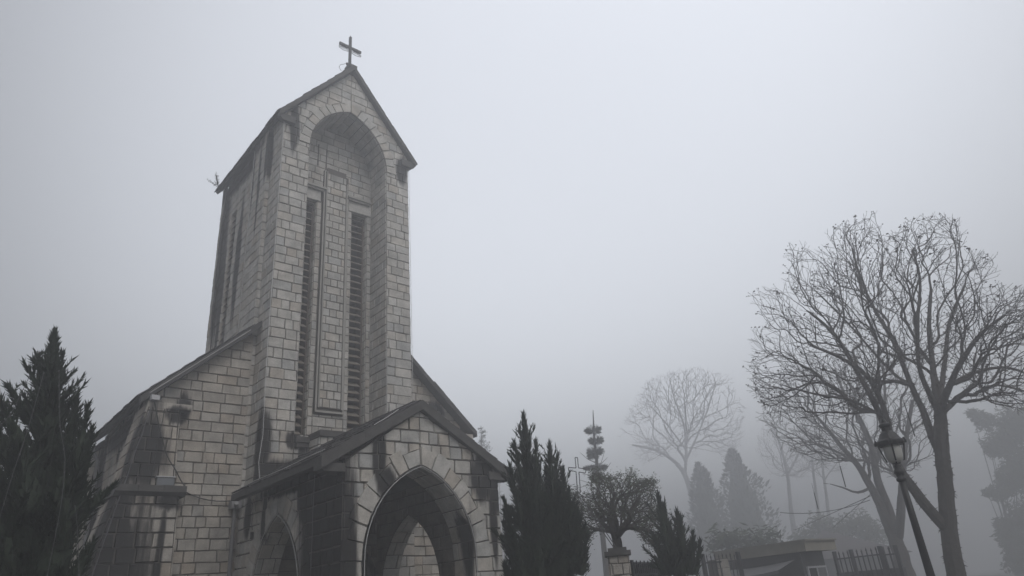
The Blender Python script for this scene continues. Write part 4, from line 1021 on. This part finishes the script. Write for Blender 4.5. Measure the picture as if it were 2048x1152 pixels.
broad_tree('low shrub mass fading in fog behind the narrow fence left of the kiosk', 44, 1455, 1120, [(1440, 1085, .9, 0), (1465, 1080, .8, 0), (1500, 1090, 1, 0), (1530, 1085, 1, .4)], 93, name='shrub', leaf=.25, n=300)

# ------------------------------------------------------------------ street lamp
lb = at(1862, 1148, 13); lb.z = 0; lt = at(1797, 945, 13)
LX, LY = (lb.x+lt.x)/2, (lb.y+lt.y)/2
lamp = thing('street_lamp', 'black cast-iron street lamp with milky glass shade in front of the bare trees', 'street lamp', (LX, LY, 0))
zc = lt.z
mb = MB(); mb.lathe((LX, LY, 0), [(.16, 0), (.16, .25), (.11, .32), (.08, .5), (.075, .52), (.066, 1.0), (.055, 2.2), (.047, zc-.12)], 14); mb.build('pole', M['iron'], lamp, True)
mb = MB(); mb.lathe((LX, LY, zc-.15), [(.05, 0), (.075, .02), (.075, .05), (.05, .07), (.062, .12), (.08, .14), (.07, .18), (.045, .22), (.06, .25), (.03, .28), (.03, .34)], 14); mb.build('collar', M['iron'], lamp, True)
zg = at(1786, 905, 13).z
mb = MB(); mb.lathe((LX, LY, zg-.17), [(.05, 0), (.105, .03), (.132, .12), (.138, .22), (.125, .30)], 18); mb.build('lamp_glass', M['glass'], lamp, True)
mb = MB(); mb.lathe((LX, LY, zg+.12), [(.19, -.01), (.215, .02), (.215, .06), (.17, .10), (.12, .19), (.075, .23), (.07, .29), (.09, .31), (.09, .34), (.05, .37), (.02, .44), (.005, .48)], 18)
for k in range(4):
    an = math.pi/2*k+.4; c, s = math.cos(an), math.sin(an)
    mb.lathe((LX+.21*c, LY+.21*s, zg+.13), [(.03, 0), (.035, .04), (.01, .09)], 6)
mb.build('lamp_cap', M['iron'], lamp)
for k in range(4):
    an = math.pi/2*k+.4; c, s = math.cos(an), math.sin(an); mb = MB()
    mb.tube([(LX+.03*c, LY+.03*s, zc+.14), (LX+.09*c, LY+.09*s, zc+.19), (LX+.13*c, LY+.13*s, zg-.14), (LX+.175*c, LY+.195*s, zg+.12)], .013, 6); mb.build('bracket', M['iron'], lamp)

# ------------------------------------------------------------------ gate pillar, fences, kiosk, hall
pb = at(1237, 1120, 16); PXc, PYc = pb.x, pb.y; s, d = basis(pb)
pil = thing('gate_pillar', 'square stone gate pillar with a dark cap under the leafy tree', 'pillar', (PXc, PYc, 0))
ptop = at(1235, 1112, 16).z; hw = .21
mb = MB()
for k, (u, nrm) in enumerate(((s, -d), (d, s), (-s, d), (-d, -s))):
    O = pb+nrm*hw-u*hw; O.z = 0
    wall(mb, frame(O, u, Z, nrm), [(0, 0), (2*hw, 0), (2*hw, ptop), (0, ptop)], rows_of(0, ptop, .24, 3, .05), (.18, .3), 120+k, h=.025)
mb.build('shaft', RM, pil)
mb = MB(); q = [pb+s*a*.28+d*b*.28 for a, b in ((-1, -1), (1, -1), (1, 1), (-1, 1))]
hexa(mb, [(p.x, p.y, ptop) for p in q]+[(p.x, p.y, ptop+.09) for p in q]); q = [pb+s*a*.2+d*b*.2 for a, b in ((-1, -1), (1, -1), (1, 1), (-1, 1))]
hexa(mb, [(p.x, p.y, ptop+.09) for p in q]+[(p.x, p.y, ptop+.16) for p in q]); mb.build('cap', M['coping'], pil)
def fence(label, a, b, top, gap, w_=.02, posts=None, spear=.12, bot=.2, name='iron_fence', flat=False, group=None):
    a = Vector((a.x, a.y, 0)); b = Vector((b.x, b.y, 0)); L_ = (b-a).length; u = (b-a).normalized(); nn = Vector((u.y, -u.x, 0))
    root = thing(name, label, 'fence', a, group); mb = MB(); n = int(L_/gap)
    for i in range(n+1):
        p = a+u*(i*L_/max(1, n)); hh = top+(.03 if i % 2 else 0)
        ww = w_
        q = [p+u*x*ww+nn*y*ww*.5 for x, y in ((-1, -1), (1, -1), (1, 1), (-1, 1))]
        hexa(mb, [(v.x, v.y, bot) for v in q]+[(v.x, v.y, hh-spear) for v in q])
        mb.add([(v.x, v.y, hh-spear) for v in [p+u*x*ww*1.5+nn*y*ww for x, y in ((-1, -1), (1, -1), (1, 1), (-1, 1))]]+[(p.x, p.y, hh)], [(0, 1, 4), (1, 2, 4), (2, 3, 4), (3, 0, 4), (3, 2, 1, 0)])
    mb.build('pickets', M['iron'], root)
    for z in (top-.3, bot+.1):
        r_ = MB(); q = [a-nn*.03, b-nn*.03, b+nn*.012, a+nn*.012]; hexa(r_, [(v.x, v.y, z) for v in q]+[(v.x, v.y, z+.05) for v in q]); r_.build('rail', M['iron'], root)
    for t in posts or (0, 1):
        r_ = MB(); p = a.lerp(b, t); q = [p+u*x*.06+nn*y*.06 for x, y in ((-1, -1), (1, -1), (1, 1), (-1, 1))]; hexa(r_, [(v.x, v.y, 0) for v in q]+[(v.x, v.y, top+.02) for v in q]); r_.build('post', M['iron'], root)
    return root
fence('black iron fence with rounded pickets right of the gate pillar', at(1262, 1135, 16.3), at(1335, 1135, 19), at(1290, 1122, 17).z, .14, .03, spear=.08)
fence('black iron fence seen between the porch and the first juniper', at(1004, 1145, 19), at(1034, 1145, 18.4), at(1010, 1128, 19).z, .16, .03, spear=.1)
fence('narrow iron fence standing left of the kiosk', at(1408, 1130, 27), at(1480, 1130, 28), at(1440, 1106, 27).z, .17, .016)
fence('long dark iron fence with spiked top right of the kiosk', at(1672, 1120, 33), at(1768, 1120, 31), at(1720, 1098, 32).z, .24, .025, posts=(0, .38, .98))
fence('tall spiked end section of iron fence against the leaning bare tree', at(1770, 1120, 30.8), at(1798, 1120, 30.6), at(1785, 1092, 30.7).z, .24, .03)
# wall under the long fence
a, b = at(1672, 1120, 33.3), at(1800, 1120, 30.9); mb = MB(); u = (b-a).normalized(); nn = Vector((u.y, -u.x, 0))*.15; zt_ = at(1720, 1142, 32).z
hexa(mb, [((a+nn).x, (a+nn).y, 0), ((b+nn).x, (b+nn).y, 0), ((b-nn).x, (b-nn).y, 0), ((a-nn).x, (a-nn).y, 0), ((a+nn).x, (a+nn).y, zt_), ((b+nn).x, (b+nn).y, zt_), ((b-nn).x, (b-nn).y, zt_), ((a-nn).x, (a-nn).y, zt_)])
tag(mb.build('low_wall', M['wallp']), 'low dark wall under the long iron fence right of the kiosk', 'wall')
a = at(1434, 1130, 27.5); mb = MB(); s, d = basis(a)
zt2 = at(1434, 1118, 27.5).z
wall(mb, frame((a.x, a.y, 0), s, Z, -d), [(0, 0), (.42, 0), (.42, zt2), (0, zt2)], rows_of(0, 3, .3, 4), (.2, .4), 130)
mb.box(a.x-.0, a.x+.3, a.y+.02, a.y+.35, 0, zt2-.02, 1)
tag(mb.build('stone_post', [M['rough'], M['mortar']]), 'short pale stone post within the narrow fence left of the kiosk', 'post')
# kiosk
K0, K1, K2 = at(1430, 1122, 31), at(1612, 1101, 27.5), at(1674, 1100, 29.5)
zb = .5*(K1.z+K2.z); ztp = at(1612, 1081, 27.5).z
ks = thing('kiosk', 'small flat-roofed guard kiosk with a pale concrete roof edge and sliding window', 'kiosk', (K1.x, K1.y, 0))
u1 = Vector((K0.x-K1.x, K0.y-K1.y, 0)); u2 = Vector((K2.x-K1.x, K2.y-K1.y, 0))
c = [Vector((K1.x, K1.y, 0)), Vector((K1.x, K1.y, 0))+u2, Vector((K1.x, K1.y, 0))+u1+u2, Vector((K1.x, K1.y, 0))+u1]
mb = MB(); hexa(mb, [(p.x, p.y, zb) for p in c]+[(p.x, p.y, ztp) for p in c]); cc = sum(c, Vector((0, 0, 0)))/4
c3 = [cc+(p-cc)*1.03 for p in c]; hexa(mb, [(p.x, p.y, ztp) for p in c3]+[(p.x, p.y, ztp+.05) for p in c3])
mb.build('roof', M['fascia'], ks)
ci = [c[0]+u1*.10+u2*.12, c[1]+u1*.10-u2*.16, c[2]-u1*.1-u2*.16, c[3]-u1*.12+u2*.12]
mb = MB(); hexa(mb, [(p.x, p.y, 0) for p in ci]+[(p.x, p.y, zb) for p in ci]); mb.build('wall', M['wallp'], ks)
# window on the short (right-hand) face
n2 = Vector((u2.y, -u2.x, 0)).normalized()
if n2.dot(CAM-K1) < 0: n2 = -n2
wz1 = at(1625, 1132, 27.8).z; wz0 = wz1-1.0
p0 = ci[0]+(ci[1]-ci[0])*.10+n2*.02; p1 = ci[0]+(ci[1]-ci[0])*.92+n2*.02; uu = (p1-p0).normalized(); WL = (p1-p0).length
wf = MB()
def pbox(mb, a0, a1, z0, z1, d0, d1):
    q = [p0+uu*a0+n2*d0, p0+uu*a1+n2*d0, p0+uu*a1+n2*d1, p0+uu*a0+n2*d1]; hexa(mb, [(v.x, v.y, z0) for v in q]+[(v.x, v.y, z1) for v in q])
pbox(wf, 0, WL, wz1-.06, wz1, 0, .07); pbox(wf, 0, .06, wz0, wz1-.06, 0, .07); pbox(wf, WL-.06, WL, wz0, wz1-.06, 0, .07); pbox(wf, WL*.5-.03, WL*.5+.03, wz0, wz1-.06, 0, .06); pbox(wf, 0, WL, wz0-.06, wz0, 0, .09)
w_o = wf.build('window', M['white'], ks)
for a0, a1, mm in ((.06, WL*.5-.03, M['void']), (WL*.5+.03, WL-.06, M['cloth'])):
    g = MB(); pbox(g, a0, a1, wz0, wz1-.06, .01, .03); g.build('pane', mm, w_o)
# awning along the long left face
n1 = Vector((u1.y, -u1.x, 0)).normalized()
if n1.dot(CAM-K1) < 0: n1 = -n1
a = c[0]+u1*.12; b = c[0]+u1*.95; az = at(1560, 1136, 27.8).z
mb = MB(); pts = []
for i in range(9):
    t = i/8; p = a.lerp(b, t); zz = az+.05-.18*math.sin(math.pi*t)*.4-.1*t
    pts.append(((p.x, p.y, zz+.18), (p.x+n1.x*.9, p.y+n1.y*.9, zz-.12), (p.x+n1.x*.9, p.y+n1.y*.9, zz-.22)))
for i in range(8):
    mb.face([pts[i][0], pts[i+1][0], pts[i+1][1], pts[i][1]]); mb.face([pts[i][1], pts[i+1][1], pts[i+1][2], pts[i][2]])
mb.build('awning', M['cloth'], ks)
# hall with a hipped roof behind
hb = at(1655, 1100, 62); s, d = basis(hb); apx = at(1655, 1058, 62).z; eL = at(1600, 1088, 62); eR = at(1805, 1098, 62); ez = 3.0
hl = thing('hall', 'low building with a wide hipped tile roof in the fog behind the kiosk', 'building', (hb.x, hb.y, 0))
wR = (eR-hb).dot(s); wL = -(eL-hb).dot(s)
b0 = Vector((hb.x, hb.y, 0))
cs = [b0-s*wL*1.2-d*3, b0+s*wR*1.1-d*1.5, b0+s*wR*1.1+d*5, b0-s*wL*1.2+d*5]; ap = b0+d*1
ezz = at(1800, 1106, 62).z
mb = MB(); v = [(p.x, p.y, ezz) for p in cs]+[(ap.x, ap.y, apx)]; mb.add(v, [(0, 1, 4), (1, 2, 4), (2, 3, 4), (3, 0, 4), (3, 2, 1, 0)]); mb.build('roof', M['tile'], hl)
mb = MB(); ci = [ap+(p-ap)*.88 for p in cs]; hexa(mb, [(p.x, p.y, 0) for p in ci]+[(p.x, p.y, ezz-.02) for p in ci]); mb.build('wall', M['wallp'], hl)

# steel outline of a chapel with its cross (a light frame standing in the yard)
fr = thing('wire_ornament', 'thin metal outline of a gable topped by a hollow cross beside the leafy tree', 'ornament', at(1160, 1148, 17)*1)
fr.location.z = 0
DF = 16.6
def loop(px_, r=.011, closed=True):
    pts = [at(x, y, DF) for x, y in px_]
    if closed: pts.append(pts[0])
    m_ = MB()
    for a, b in zip(pts[:-1], pts[1:]): m_.tube([a, b], r, 5)
    return m_
loop([(1150, 915), (1155, 915), (1157, 936), (1172, 938), (1171, 946), (1158, 944), (1161, 985), (1155, 985), (1152, 943), (1137, 941), (1137, 935), (1152, 936)]).build('cross', M['steel'], fr)
loop([(1160, 988), (1236, 1100), (1252, 1104)], closed=False).build('gable_rail', M['steel'], fr)
loop([(1159, 996), (1230, 1099), (1240, 1106)], closed=False).build('gable_rail', M['steel'], fr)
loop([(1158, 986), (1146, 1008), (1120, 1060)], closed=False).build('gable_rail', M['steel'], fr)
m_ = MB(); p = at(1120, 1060, DF); m_.tube([p, (p.x, p.y, 0)], .012, 5); p = at(1252, 1104, DF); m_.tube([p, (p.x, p.y, 0)], .012, 5); m_.build('support', M['steel'], fr)

# overhead wires and hanging tubes
def wire(px_, dd, r, label, m_=None, sag=.0):
    pts = []
    P = [at(x, y, q) for (x, y), q in zip(px_, dd)]
    for a, b in zip(P[:-1], P[1:]): pts += [a.lerp(b, i/8)-Vector((0, 0, sag*4*(i/8)*(1-i/8))) for i in range(9)]
    m2 = MB(); m2.tube(pts, r, 4); tag(m2.build('wire', m_ or M['cable']), label, 'wire')
wire([(1560, 1025), (1740, 1000)], [32, 30], .012, 'nearly level thin wire in the fog left of the leaning bare tree', sag=.2)
wire([(1665, 1056), (1745, 985)], [46, 32], .014, 'slanting wire from the hall roof to the leaning bare tree')
wire([(1590, 1060), (1745, 990)], [46, 32], .014, 'lower slanting wire behind the kiosk to the leaning bare tree')
for i, (x, y0, y1, dd, lab) in enumerate(((1680, 932, 970, 20, 'thin dark light tube hanging from a twig above the leaning tree'), (1808, 805, 868, 20.5, 'thin dark light tube hanging in the big bare tree above the lamp'), (1628, 985, 1015, 26, 'thin dark light tube hanging in fog left of the leaning tree'))):
    m2 = MB(); a = at(x, y0, dd); m2.tube([a, a-Vector((0, 0, (y1-y0)/FPX*dd*.95))], .013, 5); m2.tube([a, a+Vector((0, 0, .3))], .005, 3); tag(m2.build('hanging_light_tube', M['cable']), lab, 'light tube')
# strings of lights on the left juniper
for i, (pts, lab) in enumerate(((((118, 740), (120, 850), (130, 920), (120, 1020), (95, 1148)), 'string of tiny lights hanging down the middle of the big juniper'),
                                (((88, 745), (55, 860), (25, 950), (-5, 1050)), 'string of tiny lights slanting down the left side of the big juniper'),
                                (((60, 750), (20, 830), (-20, 870)), 'thin wire leaving the big juniper to the left edge'),
                                (((150, 1010), (155, 1060), (158, 1148)), 'short string of tiny lights low on the right of the big juniper'))):
    m2 = MB(); P = [at(x, y, 10.2) for x, y in pts]; q = smooth_path([(p, 1) for p in P], .12); m2.tube([p for p, _ in q], .0035, 4)
    rng = random.Random(i)
    for p, _ in q[::2]: m2.lathe(p-Vector((0, 0, .03)), [(.006, 0), (.01, .015), (.004, .03)], 5)
    tag(m2.build('string_light', M['steel']), lab, 'string light')

# ------------------------------------------------------------------ ground and haze
mb = MB(); R_ = 260; n = 26
def gz(x, y):
    r = math.hypot(x-0, y+5); t = max(0, min(1, (r-70)/150)); return -1.5*t
vs = [(-R_+2*R_*i/n, -R_+2*R_*j/n, 0) for j in range(n+1) for i in range(n+1)]
mb.add([(x, y, gz(x, y)) for x, y, z in vs], [(j*(n+1)+i, j*(n+1)+i+1, (j+1)*(n+1)+i+1, (j+1)*(n+1)+i) for j in range(n) for i in range(n)])
tag(mb.build('ground', M['ground']), 'grey paved church yard', None, None, 'structure')
HZ = .0148
mb = MB(); mb.box(-R_-5, R_+5, -R_-5, R_+5, -3.2, 27)
hz = D.materials.new('fog'); hz.use_nodes = True; t = hz.node_tree; t.nodes.clear()
o_ = t.nodes.new('ShaderNodeOutputMaterial'); pv = t.nodes.new('ShaderNodeVolumePrincipled')
pv.inputs['Color'].default_value = (.70, .705, .72, 1); pv.inputs['Density'].default_value = HZ; pv.inputs['Anisotropy'].default_value = .6
t.links.new(pv.outputs[0], o_.inputs['Volume'])
tag(mb.build('haze', hz), None, None, None, 'stuff')
